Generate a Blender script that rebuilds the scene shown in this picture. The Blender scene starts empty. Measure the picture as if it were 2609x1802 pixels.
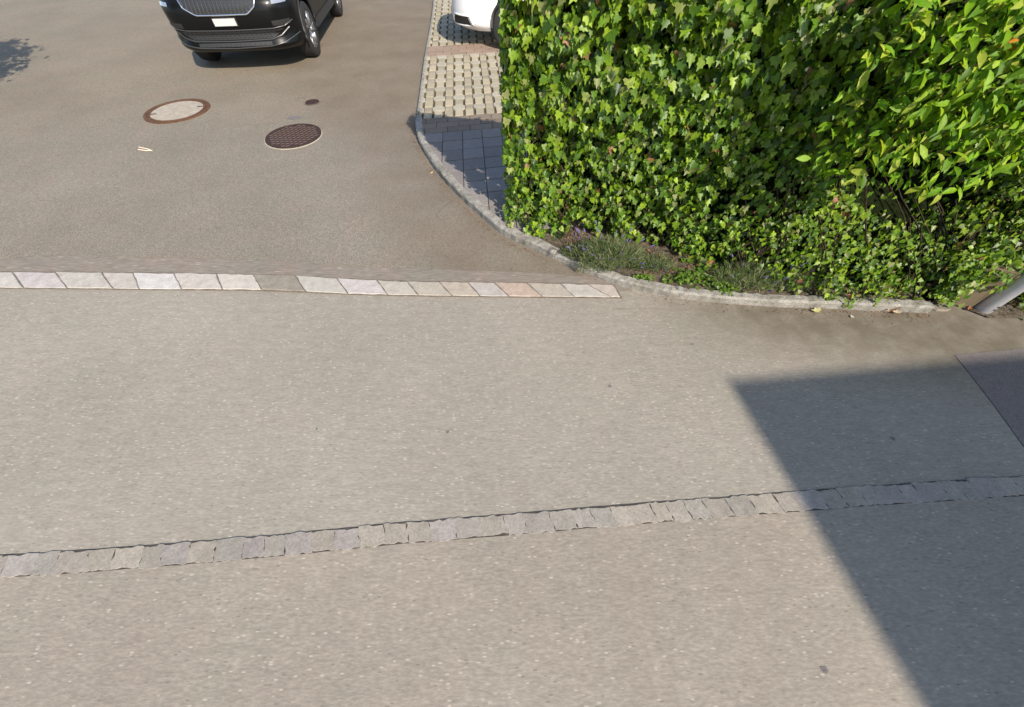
import bpy, bmesh, math, random
import numpy as np
from mathutils import Vector, Matrix, noise
random.seed(7); rng = np.random.default_rng(7)
R = math.radians

# ------------------------------------------------------------------ camera
F_PX, V_NADIR, H = 940.0, 690.0, 2.1          # photo is 2609 x 1802 px
PITCH = math.atan(F_PX / V_NADIR)
S_, C_ = math.sin(PITCH), math.cos(PITCH)
sc = bpy.context.scene
cam_d = bpy.data.cameras.new('camera'); cam = bpy.data.objects.new('camera', cam_d)
sc.collection.objects.link(cam); sc.camera = cam
cam_d.sensor_width = 36; cam_d.lens = F_PX / 2609 * 36
cam_d.clip_start = 0.05; cam_d.clip_end = 2000
cam.location = (0, 0, H); cam.rotation_euler = (math.pi / 2 - PITCH, 0, 0)

# ------------------------------------------------------------------ world, sun
SUN_EL = R(38); SX, SY = 0.53, -0.848           # where the sun stands (behind, to the right)
w = bpy.data.worlds.new('World'); sc.world = w; w.use_nodes = True
nt = w.node_tree; bg = nt.nodes['Background']
sky = nt.nodes.new('ShaderNodeTexSky'); sky.sky_type = 'NISHITA'; sky.sun_disc = False
sky.sun_elevation = SUN_EL; sky.sun_rotation = math.atan2(SX, SY)
nt.links.new(sky.outputs[0], bg.inputs[0]); bg.inputs[1].default_value = 0.15
sd = bpy.data.lights.new('sun', 'SUN'); sd.energy = 4.5; sd.angle = R(0.53); sd.color = (1, .90, .775)
sun = bpy.data.objects.new('sun', sd); sc.collection.objects.link(sun)
sun.rotation_euler = Vector((SX * math.cos(SUN_EL), SY * math.cos(SUN_EL), math.sin(SUN_EL))).to_track_quat('Z', 'Y').to_euler()
sun.location = (5, -10, 12)
sc.view_settings.view_transform = 'Standard'; sc.view_settings.look = 'None'
sc.view_settings.exposure = 0.52; sc.view_settings.gamma = 1

# ------------------------------------------------------------------ helpers
def gp(px, py, z=0.0):
    """the point at height z seen at photo pixel (px, py)"""
    u, v = px - 1304.5, py - 901.0
    D = F_PX * S_ + v * C_; G = F_PX * C_ - v * S_
    return Vector((u / D * (H - z), G / D * (H - z), z))

def s2l(c):
    return tuple((x / 255 / 12.92) if x / 255 <= .04045 else ((x / 255 + .055) / 1.055) ** 2.4 for x in c)

def link(name, me, mat=None, parent=None, smooth=False):
    o = bpy.data.objects.new(name, me); sc.collection.objects.link(o)
    if mat:
        for m in (mat if isinstance(mat, (list, tuple)) else [mat]): me.materials.append(m)
    if smooth:
        for p in me.polygons: p.use_smooth = True
    if parent: o.parent = parent
    return o

def tag(o, label=None, cat=None, group=None, kind=None):
    if label: o['label'] = label
    if cat: o['category'] = cat
    if group: o['group'] = group
    if kind: o['kind'] = kind
    return o

def empty(name, loc=(0, 0, 0), rz=0, **k):
    o = bpy.data.objects.new(name, None); sc.collection.objects.link(o)
    o.location = loc; o.rotation_euler = (0, 0, rz); o.empty_display_size = .2
    return tag(o, **k)

class MB:
    def __init__(s): s.v = []; s.f = []; s.c = []; s.mi = []
    def poly(s, pts, col=None, mi=0):
        b = len(s.v); s.v += [tuple(p) for p in pts]; s.f.append(tuple(range(b, b + len(pts)))); s.c.append(col); s.mi.append(mi)
    def prism(s, pts, z0, z1, col=None, bev=0.0):
        """pts: 2D ccw polygon; bev chamfers the top"""
        n = len(pts); b = len(s.v)
        cx = sum(p[0] for p in pts) / n; cy = sum(p[1] for p in pts) / n
        rings = [(0, z0), (0, z1 - bev)] + ([(bev, z1)] if bev else [])
        for ins, z in rings:
            for p in pts:
                dx, dy = p[0] - cx, p[1] - cy; L = math.hypot(dx, dy) or 1
                k = max(0, 1 - ins * 1.35 / L)
                s.v.append((cx + dx * k, cy + dy * k, z))
        for r in range(len(rings) - 1):
            for i in range(n):
                j = (i + 1) % n
                s.f.append((b + r * n + i, b + r * n + j, b + (r + 1) * n + j, b + (r + 1) * n + i)); s.c.append(col); s.mi.append(0)
        t = b + (len(rings) - 1) * n
        s.f.append(tuple(range(t, t + n))); s.c.append(col); s.mi.append(0)
    def box(s, c, d, col=None, rz=0):
        x, y, z = (q / 2 for q in d); cr, sr = math.cos(rz), math.sin(rz)
        b = len(s.v)
        for i in (-1, 1):
            for j, k in ((-1, -1), (1, -1), (1, 1), (-1, 1)):
                X, Y = j * x, k * y
                s.v.append((c[0] + X * cr - Y * sr, c[1] + X * sr + Y * cr, c[2] + i * z))
        for q in ((3, 2, 1, 0), (4, 5, 6, 7), (0, 1, 5, 4), (1, 2, 6, 5), (2, 3, 7, 6), (3, 0, 4, 7)):
            s.f.append(tuple(b + i for i in q)); s.c.append(col); s.mi.append(0)
    def tube(s, pts, r, n=6, col=None, closed=False):
        pts = [Vector(p) for p in pts]; m = len(pts); b = len(s.v)
        rr = r if isinstance(r, (list, tuple)) else [r] * m
        for i, p in enumerate(pts):
            a = pts[(i + 1) % m] if (closed or i < m - 1) else p
            q = pts[i - 1] if (closed or i > 0) else p
            t = (a - q)
            t = t.normalized() if t.length > 1e-9 else Vector((0, 0, 1))
            e = t.cross(Vector((0, 0, 1)))
            if e.length < 1e-3: e = t.cross(Vector((0, 1, 0)))
            e.normalize(); g = t.cross(e)
            for k in range(n):
                an = 2 * math.pi * k / n
                s.v.append(tuple(p + (e * math.cos(an) + g * math.sin(an)) * rr[i]))
        for i in range(m if closed else m - 1):
            for k in range(n):
                i2 = (i + 1) % m; k2 = (k + 1) % n
                s.f.append((b + i * n + k, b + i2 * n + k, b + i2 * n + k2, b + i * n + k2)); s.c.append(col); s.mi.append(0)
        if not closed:
            s.f.append(tuple(b + k for k in range(n))); s.c.append(col); s.mi.append(0)
            s.f.append(tuple(b + (m - 1) * n + k for k in reversed(range(n)))); s.c.append(col); s.mi.append(0)
    def lathe(s, prof, seg=32, axis='z', c=(0, 0, 0), col=None):
        """prof: list of (r, h); closed surface of revolution"""
        b = len(s.v); m = len(prof)
        for k in range(seg):
            a = 2 * math.pi * k / seg
            for r, h in prof:
                p = (r * math.cos(a), r * math.sin(a), h) if axis == 'z' else (h, r * math.cos(a), r * math.sin(a))
                s.v.append((c[0] + p[0], c[1] + p[1], c[2] + p[2]))
        for k in range(seg):
            k2 = (k + 1) % seg
            for i in range(m - 1):
                s.f.append((b + k * m + i, b + k2 * m + i, b + k2 * m + i + 1, b + k * m + i + 1)); s.c.append(col); s.mi.append(0)
    def build(s, name, mat=None, parent=None, smooth=False, fix=True):
        me = bpy.data.meshes.new(name); me.from_pydata(s.v, [], s.f)
        if any(c is not None for c in s.c):
            at = me.color_attributes.new('tone', 'FLOAT_COLOR', 'CORNER')
            arr = []
            for f, c in zip(s.f, s.c): arr += [(*(c or (1, 1, 1)), 1)] * len(f)
            at.data.foreach_set('color', np.array(arr, dtype=np.float32).ravel())
        me.polygons.foreach_set('material_index', s.mi)
        if fix:
            bm = bmesh.new(); bm.from_mesh(me); bmesh.ops.recalc_face_normals(bm, faces=bm.faces); bm.to_mesh(me); bm.free()
        me.update()
        return link(name, me, mat, parent, smooth)

# ---- material helpers
def newmat(name, **k):
    m = bpy.data.materials.new(name); m.use_nodes = True
    b = m.node_tree.nodes['Principled BSDF']
    for a, v in k.items():
        key = {'col': 'Base Color', 'rough': 'Roughness', 'metal': 'Metallic', 'coat': 'Coat Weight', 'spec': 'Specular IOR Level', 'trans': 'Transmission Weight'}[a]
        b.inputs[key].default_value = (*v, 1) if a == 'col' else v
    return m, m.node_tree, b
def N(nt, typ, **k):
    n = nt.nodes.new('ShaderNode' + typ)
    for a, v in k.items():
        if a in ('operation', 'blend_type', 'data_type', 'attribute_name', 'feature', 'noise_dimensions', 'distance'): setattr(n, a, v)
        else: n.inputs[a.replace('_', ' ')].default_value = v
    return n
def pos(nt, scale=(1, 1, 1), rot=(0, 0, 0)):
    g = nt.nodes.new('ShaderNodeNewGeometry'); mp = nt.nodes.new('ShaderNodeMapping')
    mp.inputs['Scale'].default_value = scale; mp.inputs['Rotation'].default_value = rot
    nt.links.new(g.outputs['Position'], mp.inputs['Vector']); return mp.outputs[0]
def noise_n(nt, vec, scale, detail=4, rough=.6):
    n = nt.nodes.new('ShaderNodeTexNoise'); n.inputs['Scale'].default_value = scale
    n.inputs['Detail'].default_value = detail; n.inputs['Roughness'].default_value = rough
    nt.links.new(vec, n.inputs['Vector']); return n.outputs['Fac']
def ramp(nt, fac, stops):
    r = nt.nodes.new('ShaderNodeValToRGB'); e = r.color_ramp.elements
    while len(e) < len(stops): e.new(.5)
    for i, (p, c) in enumerate(stops):
        e[i].position = p; e[i].color = (*c, 1) if len(c) == 3 else c
    nt.links.new(fac, r.inputs[0]); return r.outputs[0]
def mix(nt, typ, fac, a, b):
    m = nt.nodes.new('ShaderNodeMix'); m.data_type = 'RGBA'; m.blend_type = typ
    for sk, v in ((m.inputs[0], fac), (m.inputs[6], a), (m.inputs[7], b)):
        if hasattr(v, 'is_output'): nt.links.new(v, sk)
        elif isinstance(v, (int, float)): sk.default_value = v
        else: sk.default_value = (*v, 1)
    return m.outputs[2]
def bump(nt, b, h, strength=.3, dist=.01):
    n = nt.nodes.new('ShaderNodeBump'); n.inputs['Strength'].default_value = strength; n.inputs['Distance'].default_value = dist
    nt.links.new(h, n.inputs['Height']); nt.links.new(n.outputs[0], b.inputs['Normal'])
def grey(v): return (v, v, v)

def asphalt(name, base, var=.12, grain=220, gmix=.5, streak=1.0, tint=(1.06, .98, .98), tint2=(.96, 1.0, 1.02), dirt=None, gl=(.62, 1.55)):
    m, nt, b = newmat(name, rough=.9, spec=.25)
    p = pos(nt); ps = pos(nt, (1 / streak, 1, 1), (0, 0, R(-4)))
    big = noise_n(nt, p, .9, 5, .6)
    c = mix(nt, 'MULTIPLY', 1.0, base, ramp(nt, big, [(.3, grey(1 - var)), (.7, grey(1 + var))]))
    t = noise_n(nt, pos(nt, (1, 1, 1), (0, 0, .7)), 3.1, 3, .5)
    c = mix(nt, 'MULTIPLY', .8, c, ramp(nt, t, [(.35, tint), (.65, tint2)]))
    med = noise_n(nt, ps, 26, 4, .7)
    c = mix(nt, 'MULTIPLY', 1.0, c, ramp(nt, med, [(.3, grey(.90)), (.7, grey(1.11))]))
    g = noise_n(nt, ps, grain, 2, .6)
    c = mix(nt, 'MULTIPLY', gmix, c, ramp(nt, g, [(.33, grey(gl[0])), (.5, grey(1)), (.68, grey(gl[1]))]))
    vo = nt.nodes.new('ShaderNodeTexVoronoi'); vo.inputs['Scale'].default_value = grain * 1.1; nt.links.new(ps, vo.inputs['Vector'])
    sep = nt.nodes.new('ShaderNodeSeparateColor'); nt.links.new(vo.outputs['Color'], sep.inputs[0])
    sel = ramp(nt, sep.outputs[0], [(.90, grey(0)), (.93, grey(1))])
    near = ramp(nt, vo.outputs['Distance'], [(.25, grey(1)), (.45, grey(0))])
    mk = mix(nt, 'MULTIPLY', 1.0, sel, near)
    c = mix(nt, 'MIX', mk, c, tuple(min(1, x * 1.5) for x in base))
    selb = ramp(nt, sep.outputs[1], [(.93, grey(0)), (.95, grey(1))])
    mk2 = mix(nt, 'MULTIPLY', 1.0, selb, near)
    mk2 = mix(nt, 'MULTIPLY', 1.0, mk2, grey(.6))
    c = mix(nt, 'MIX', mk2, c, tuple(x * .6 for x in base))
    if dirt: c = dirt(nt, c)
    nt.links.new(c, b.inputs['Base Color'])
    bump(nt, b, g, .35, .004)
    return m

def tone_mat(name, rough=.8, nscale=30, amp=.15, bumpd=.004, spec=.4, bstr=.4, extra=None):
    """colour of each piece comes from the mesh ('tone'), grain from noise"""
    m, nt, b = newmat(name, rough=rough, spec=spec)
    a = nt.nodes.new('ShaderNodeVertexColor'); a.layer_name = 'tone'
    p = pos(nt); n = noise_n(nt, p, nscale, 6, .65)
    c = mix(nt, 'MULTIPLY', 1.0, a.outputs[0], ramp(nt, n, [(.3, grey(1 - amp)), (.7, grey(1 + amp))]))
    n2 = noise_n(nt, p, nscale * 6, 3, .6)
    c = mix(nt, 'MULTIPLY', .7, c, ramp(nt, n2, [(.35, grey(.8)), (.65, grey(1.2))]))
    nt.links.new(c, b.inputs['Base Color']); bump(nt, b, n2, bstr, bumpd)
    return m

ALB = 0.52    # photo sRGB of a sunlit face -> base colour
def alb(c, k=1.0): return tuple(min(.9, x * ALB * k) for x in s2l(c))

# ------------------------------------------------------------------ ground sheets
def line_frac(nt, x0, y0, nx, ny, a, b_):
    """0..1 as the signed distance from a world line goes from a to b"""
    g = nt.nodes.new('ShaderNodeNewGeometry'); d = nt.nodes.new('ShaderNodeVectorMath'); d.operation = 'DOT_PRODUCT'
    s = nt.nodes.new('ShaderNodeVectorMath'); s.operation = 'SUBTRACT'; s.inputs[1].default_value = (x0, y0, 0)
    nt.links.new(g.outputs['Position'], s.inputs[0]); nt.links.new(s.outputs[0], d.inputs[0]); d.inputs[1].default_value = (nx, ny, 0)
    mr = nt.nodes.new('ShaderNodeMapRange'); mr.inputs['From Min'].default_value = a; mr.inputs['From Max'].default_value = b_
    mr.interpolation_type = 'SMOOTHSTEP'
    nt.links.new(d.outputs['Value'], mr.inputs['Value']); return mr.outputs[0]

def pav_dirt(nt, c):
    # brown grit gathers along the kerb under the hedge
    f1 = line_frac(nt, 2.2, 1.15, .2, .98, .0, .75)
    f2 = line_frac(nt, .9, 1.6, .97, .24, .0, 1.2)
    n = noise_n(nt, pos(nt), 6, 4, .6)
    f = mix(nt, 'MULTIPLY', 1.0, f1, f2)
    f = mix(nt, 'MULTIPLY', 1.0, f, ramp(nt, n, [(.25, grey(.5)), (.6, grey(1))]))
    return mix(nt, 'MIX', f, c, alb((140, 129, 110)))
def fore_dirt(nt, c):
    # stained, redder ground beside the kerb bend; paler and greyer to the front
    f = line_frac(nt, -1.2, 4.0, .85, .5, -.9, .0)
    n = noise_n(nt, pos(nt), 2.2, 3, .5)
    f = mix(nt, 'MULTIPLY', 1.0, f, ramp(nt, n, [(.25, grey(.15)), (.75, grey(.6))]))
    c = mix(nt, 'MIX', f, c, alb((140, 123, 103)))
    far = line_frac(nt, 0, 4.2, 0, 1, 0, 2.2)
    return mix(nt, 'MULTIPLY', far, c, (.99, .965, .91))

M_road = asphalt('road_asphalt', alb((191, 181, 165)), .08, 90, .27, 2.8, (1.02, .99, .985), (.985, 1.0, .985), None, (.62, 1.6))
M_pave = asphalt('pavement_asphalt', alb((193, 185, 170)), .08, 95, .26, 3.0, (1.02, .99, 1.0), (.985, 1.0, .985), pav_dirt, (.64, 1.55))
M_fore = asphalt('forecourt_asphalt', alb((168, 159, 144)), .11, 120, .8, 1.0, (1.03, .985, .97), (.98, 1.0, .99), fore_dirt, (.6, 1.6))
M_stitch_smooth = asphalt('stitch_tone_smooth', alb((172, 162, 148)), .05, 60, .3, 5.0)
M_stitch_dark = asphalt('stitch_tone_dark', tuple(x * .72 for x in alb((180, 172, 165))), .05, 150, .5, 1.4, (1.08, .97, 1.03), (1, 1, 1))
M_earth = asphalt('far_ground', alb((150, 140, 122)), .15, 40, .5)

def sheet(name, pts, z, mat, label, sub=0):
    mb = MB(); mb.poly([(p[0], p[1], z) for p in pts]); o = mb.build(name, mat)
    me = o.data
    if me.polygons[0].normal.z < 0: me.flip_normals()
    tag(o, label, kind='structure'); return o

sheet('ground', [(-600, -600), (600, -600), (600, 600), (-600, 600)], -.03, M_earth, 'wide pale ground around the street')
# direction of the street: the cobble line
A0 = gp(0, 1440); A1 = gp(2609, 1240); rd = (A1 - A0).normalized(); rn = Vector((-rd.y, rd.x, 0))
far_l = gp(0, 712); far_r = gp(1575, 743); sd_ = (far_r - far_l).normalized()
Pm = (A0 + A1) / 2
L0 = Pm - rd * 30; L1 = Pm + rd * 30
sheet('road', [L0 - rn * 9, L1 - rn * 9, L1, L0], 0.0, M_road, 'pale worn asphalt of the street in the foreground')
sheet('pavement', [L0 + rn * .0, L1, L1 + rn * 7, (8, 3.1), (0, 3.3), (-30, 3.3), L0 + rn * 3], -.001, M_pave, 'pale asphalt pavement between cobble line and forecourt')
fb = [(0, 664), (60, 656), (160, 652), (330, 656), (520, 660), (700, 666), (880, 680), (1010, 686), (1120, 688), (1260, 692), (1420, 700), (1560, 712)]
edge = [gp(*p) for p in fb]
sl = (gp(330, 656) - gp(160, 652)).normalized()
stp = [gp(3, 716), gp(658, 721), gp(887, 731), gp(1284, 740), gp(1578, 744)]
sheet('stitch_tone_band', [gp(3, 716) + Vector((-12, .05, 0))] + stp + [gp(1640, 735), gp(1600, 705)] + [e for e in reversed([gp(p[0], p[1] - 12) for p in fb])] + [gp(0, 664) + Vector((-12, .2, 0))], .003, M_stitch_smooth, 'smooth grey band added for a stitching change behind the pale stone row')  # added band: a stitching change in the asphalt built as its own sheet

kp = [(1112, -60), (1104, 22), (1096, 77), (1085, 136), (1076, 208), (1066, 283)]
gpth = [(1066, 292), (1067, 318), (1073, 345), (1087, 371), (1112, 409), (1147, 451), (1194, 498), (1247, 544), (1283, 573), (1329, 597), (1371, 614), (1419, 638)]
rp = [(1424, 641), (1480, 664), (1540, 688), (1603, 708), (1703, 729), (1824, 744), (1975, 755), (2097, 759), (2240, 765), (2378, 771)]
KT = .075
path1 = [gp(x, y, KT) for x, y in kp]; path2 = [gp(x, y, KT) for x, y in gpth]; path3 = [gp(x, y, KT) for x, y in rp]; path3[0] = path2[-1] + (path3[1] - path2[-1]).normalized() * .004
d1 = (path1[0] - path1[1]).normalized(); path1 = [path1[0] + d1 * 14] + path1
kerb_all = path1 + path2 + path3
sheet('forecourt', edge + [Vector((p.x + .03, p.y + .02, 0)) for p in reversed(kerb_all[:-7])] + [Vector((-25, 32, 0)), Vector((-25, 3.3, 0))], .006, M_fore, 'brown grey asphalt forecourt with manholes and parked car')

# added darker sheet at the right edge: tone step of a stitching seam
pp = [gp(2432, 905), gp(2470, 952), gp(2530, 1030), gp(2612, 1143)]
dv = (pp[-1] - pp[0]).normalized()
sheet('stitch_tone_sheet', [pp[0]] + pp[1:] + [pp[-1] + dv * 2.5, pp[-1] + dv * 2.5 + Vector((3, .3, 0)), pp[0] + Vector((4, .42, 0))], .001, M_stitch_dark, 'darker sheet added for a stitching tone step in the shade at the right')
M_dark, _, _ = newmat('dark_joint', col=(.035, .03, .026), rough=.95)
mb = MB(); seam = pp + [pp[-1] + dv * 2]
mb.tube([(p.x, p.y, .000) for p in seam], .0016, 5); tag(mb.build('seam', M_dark), 'thin dark stitching line added along the darker tone sheet', kind='structure')

# ------------------------------------------------------------------ stone rows
M_stone = tone_mat('stone', .75, 16, .16, .003, .35)
def jit(a): return random.uniform(-a, a)
def clip(poly, p, n):
    out = []
    for i in range(len(poly)):
        a, b = poly[i], poly[(i + 1) % len(poly)]
        da = (a[0] - p[0]) * n[0] + (a[1] - p[1]) * n[1]; db = (b[0] - p[0]) * n[0] + (b[1] - p[1]) * n[1]
        if da >= 0: out.append(a)
        if (da >= 0) != (db >= 0):
            t = da / (da - db); out.append((a[0] + (b[0] - a[0]) * t, a[1] + (b[1] - a[1]) * t))
    return out
tx = [-75, 35, 144, 263, 341, 446, 554, 647, 754, 860, 961, 1039, 1120, 1193, 1259, 1342, 1428, 1498, 1561]
bx_ = [-50, 62, 173, 291, 356, 464, 568, 668, 780, 887, 988, 1066, 1152, 1222, 1296, 1381, 1463, 1557, 1581]
cols = [(214, 208, 196), (212, 203, 199), (206, 200, 188), (208, 200, 188), (230, 226, 221), (214, 205, 193), (222, 213, 200), (186, 176, 159), (202, 197, 184), (216, 208, 203), (204, 196, 180), (195, 185, 166), (198, 184, 164), (200, 192, 184), (205, 178, 158), (192, 182, 165), (208, 201, 190), (204, 191, 178)]
tY = lambda x: np.interp(x, [0, 346, 658, 754, 856, 1035, 1261, 1561], [695, 697, 702, 704.5, 711.5, 719, 722, 727])
bY = lambda x: np.interp(x, [0, 346, 658, 782, 887, 1050, 1284, 1580], [734, 738, 740, 744.6, 750.5, 754, 757, 759.4])
row = empty('stone_border', gp(700, 725), label='row of pale slanted stone blocks between forecourt and pavement', cat='stone border')
rl = row.location.copy()
def stone(poly, z0, z1, col, parent, loc, name, rag=.006, bev=.004):
    pts = []
    for i in range(len(poly)):
        a = Vector(poly[i][:2]); b = Vector(poly[(i + 1) % len(poly)][:2])
        for k in range(5):
            q = a.lerp(b, k / 5)
            if k: q = q + Vector((jit(rag * .6), jit(rag * .6)))
            pts.append((q.x - loc.x, q.y - loc.y))
    m = MB(); m.prism(pts, z0, z1, col, bev); return m.build(name, M_stone, parent)
def shrink(poly, d):
    cx = sum(p[0] for p in poly) / len(poly); cy = sum(p[1] for p in poly) / len(poly); out = []
    for p in poly:
        L = math.hypot(p[0] - cx, p[1] - cy); out.append((cx + (p[0] - cx) * (1 - d / L), cy + (p[1] - cy) * (1 - d / L)))
    return out
for i in range(len(tx) - 1):
    q = [gp(bx_[i], bY(bx_[i])), gp(bx_[i + 1], bY(bx_[i + 1])), gp(tx[i + 1], tY(tx[i + 1])), gp(tx[i], tY(tx[i]))]
    q = shrink([(p.x, p.y) for p in q], .005)
    stone(q, -.02, .012 + jit(.003), alb(tuple(.7 * q_ + .3 * w_ for q_, w_ in zip(cols[i], (208, 200, 190))) if i != 7 else cols[i], 1.25 if i != 7 else .95), row, rl, 'stone')
# the row goes on beyond the left edge of the photo
x0 = gp(-75, 715)
for i in range(12):
    c = x0 + Vector((-.29 * i - .15, .012 * i, 0)); q = [(c.x - .10, c.y - .06), (c.x + .17, c.y - .06), (c.x + .10, c.y + .06), (c.x - .17, c.y + .06)]
    stone(shrink(q, .007), -.02, .013, alb(random.choice(cols), 1.1), row, rl, 'stone')
mb = MB()
qs = [gp(x, tY(x) - 2.5) for x in range(0, 1561, 120)] + [gp(1564, 725), gp(1586, 762)] + [gp(x, bY(x) + 2.5) for x in range(1560, -1, -120)]
mb.poly([(p.x - rl.x, p.y - rl.y, .0055) for p in [qs[-1] + Vector((-4, .02, 0)), qs[0] + Vector((-4, .02, 0))] + qs])
M_joint, jn, jb = newmat('joint_mortar', rough=.95)
jn.links.new(ramp(jn, noise_n(jn, pos(jn), 18, 5), [(.35, alb((128, 115, 98))), (.65, alb((166, 155, 140)))]), jb.inputs['Base Color'])
mb.build('mortar_bed', M_joint, row)

cob = empty('cobble_line', (Pm.x, Pm.y, 0), label='single line of small worn granite cobbles set in the road', cat='cobbles')
cl = cob.location.copy()
base_p = [(-340, 1473), (0, 1443), (150, 1434), (400, 1416), (700, 1391), (1000, 1360), (1304, 1336), (1600, 1311), (1900, 1288), (2200, 1264), (2609, 1238), (2900, 1221)]
cp = [gp(*p) for p in base_p]
def along(pts, s):
    for a, b in zip(pts, pts[1:]):
        L = (b - a).length
        if s <= L: return a.lerp(b, s / L), (b - a).normalized()
        s -= L
    return b + (b - a).normalized() * s, (b - a).normalized()
tot = sum((b - a).length for a, b in zip(cp, cp[1:]))
s = -1.2; cobc = [(188, 178, 168), (180, 174, 170), (176, 172, 160), (192, 182, 166), (178, 170, 174), (170, 168, 160), (196, 186, 172), (184, 178, 178), (168, 168, 162)]
while s < tot + 1.5:
    Ls = random.uniform(.085, .15); 
    p, t = along(cp, max(s + Ls / 2, 0)) if s > 0 else (cp[0] + (cp[1] - cp[0]).normalized() * s, (cp[1] - cp[0]).normalized())
    n = Vector((-t.y, t.x, 0)); hw = .0492 + jit(.0025); sh = .012
    q = [p - t * (Ls / 2 - sh) - n * (hw + jit(.005)), p + t * (Ls / 2 + sh) - n * (hw + jit(.005)), p + t * (Ls / 2 - sh) + n * (hw + jit(.005)), p - t * (Ls / 2 + sh) + n * (hw + jit(.005))]
    stone(shrink([(a.x, a.y) for a in q], .0002), -.02, .0042 + jit(.001), alb(tuple(.42 * a + .58 * b for a, b in zip(random.choice(cobc), (194, 184, 168))), random.uniform(.97, 1.15)), cob, cl, 'cobble', .011, .0012)
    s += Ls
mb = MB(); ring = []; ring2 = []
s = 0
while s < tot:
    p, t = along(cp, s); n = Vector((-t.y, t.x, 0))
    ring.append(p + n * (.0518 + jit(.002)) - cl); ring2.append(p - n * (.0518 + jit(.002)) - cl); s += .05
for a, b, c, d in zip(ring2, ring2[1:], ring[1:], ring): mb.poly([(q.x, q.y, .0018) for q in (a, b, c, d)])
M_cj, jn, jb = newmat('cobble_joint', rough=.95)
jn.links.new(ramp(jn, noise_n(jn, pos(jn), 25, 4), [(.45, (.045, .038, .032)), (.8, (.12, .105, .085))]), jb.inputs['Base Color'])
mb.build('joint_bed', M_cj, cob)

# ------------------------------------------------------------------ kerbs
def resample(pts, step):
    out = []; 
    # catmull-rom
    P = [pts[0] * 2 - pts[1]] + list(pts) + [pts[-1] * 2 - pts[-2]]
    for i in range(1, len(P) - 2):
        L = (P[i + 1] - P[i]).length; n = max(1, int(L / step))
        for k in range(n):
            t = k / n; a, b, c, d = P[i - 1], P[i], P[i + 1], P[i + 2]
            out.append(.5 * ((2 * b) + (c - a) * t + (2 * a - 5 * b + 4 * c - d) * t * t + (3 * b - a - 3 * c + d) * t ** 3))
    out.append(pts[-1]); return out
def kerb_mesh(pts, w0, top, rough, name, col, mat, parent, org, joint=1.0):
    """swept kerb with chamfered edge; a thin joint every so often"""
    P = resample(pts, .03); mb = MB(); n = len(P); acc = 0
    prof = [(-w0, -.03), (-w0, top - .014), (-w0 + .014, top), (w0 - .012, top + .001), (w0, top - .012), (w0, -.03)]
    rings = []
    for i, p in enumerate(P):
        t = (P[min(i + 1, n - 1)] - P[max(i - 1, 0)]).normalized(); nn = Vector((t.y, -t.x, 0))
        if i: acc += (p - P[i - 1]).length
        dip = .010 if (acc % joint) < .02 else 0
        b = len(mb.v); rings.append(b)
        for k, (o, z) in enumerate(prof):
            q = p - nn * 0 + Vector((-nn.x, -nn.y, 0)) * o
            e = rough * noise.noise(Vector((q.x * 22, q.y * 22, k * 3.1)))
            if z > 0: q = q + Vector((-nn.x, -nn.y, 0)) * e * (1 if o > 0 else -1) * 1.3
            mb.v.append((q.x - org.x, q.y - org.y, z + (e * .7 - dip if z > 0 else 0)))
    m = len(prof)
    for a, b in zip(rings, rings[1:]):
        for k in range(m - 1):
            mb.f.append((a + k, b + k, b + k + 1, a + k + 1)); mb.c.append(col); mb.mi.append(0)
    mb.f.append(tuple(range(rings[0], rings[0] + m))); mb.c.append(col); mb.mi.append(0)
    mb.f.append(tuple(range(rings[-1], rings[-1] + m))); mb.c.append(col); mb.mi.append(0)
    return mb.build(name, mat, parent)
M_gran, nt_, b_ = newmat('granite_kerb', rough=.8, spec=.35)
c = ramp(nt_, noise_n(nt_, pos(nt_), 14, 6, .7), [(.3, alb((162, 154, 142))), (.52, alb((210, 204, 192))), (.72, alb((228, 223, 212)))])
c = mix(nt_, 'MULTIPLY', .7, c, ramp(nt_, noise_n(nt_, pos(nt_), 160, 2), [(.36, grey(.5)), (.55, grey(1)), (.68, grey(1.25))]))
c = mix(nt_, 'MIX', ramp(nt_, noise_n(nt_, pos(nt_), 5, 5, .7), [(.5, grey(0)), (.68, grey(.6))]), c, alb((110, 110, 84)))
nt_.links.new(c, b_.inputs['Base Color']); bump(nt_, b_, noise_n(nt_, pos(nt_), 70, 5), .7, .01)
o = kerb_mesh(path1, .028, KT - .01, .002, 'path_edging', None, M_gran, None, Vector((0, 0, 0)), .5)
tag(o, 'narrow pale concrete edging along the grass pavers', 'edging')
o = kerb_mesh(path2, .042, KT, .009, 'kerb', None, M_gran, None, Vector((0, 0, 0)), .8)
tag(o, 'curved rough granite kerb around the shaded slabs', 'kerb', 'granite kerbs')
o = kerb_mesh(path3, .038, KT - .01, .007, 'kerb', None, M_gran, None, Vector((0, 0, 0)), 1.0)
tag(o, 'pale straight kerb below the lavender and ivy at the right', 'kerb', 'granite kerbs')

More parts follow.
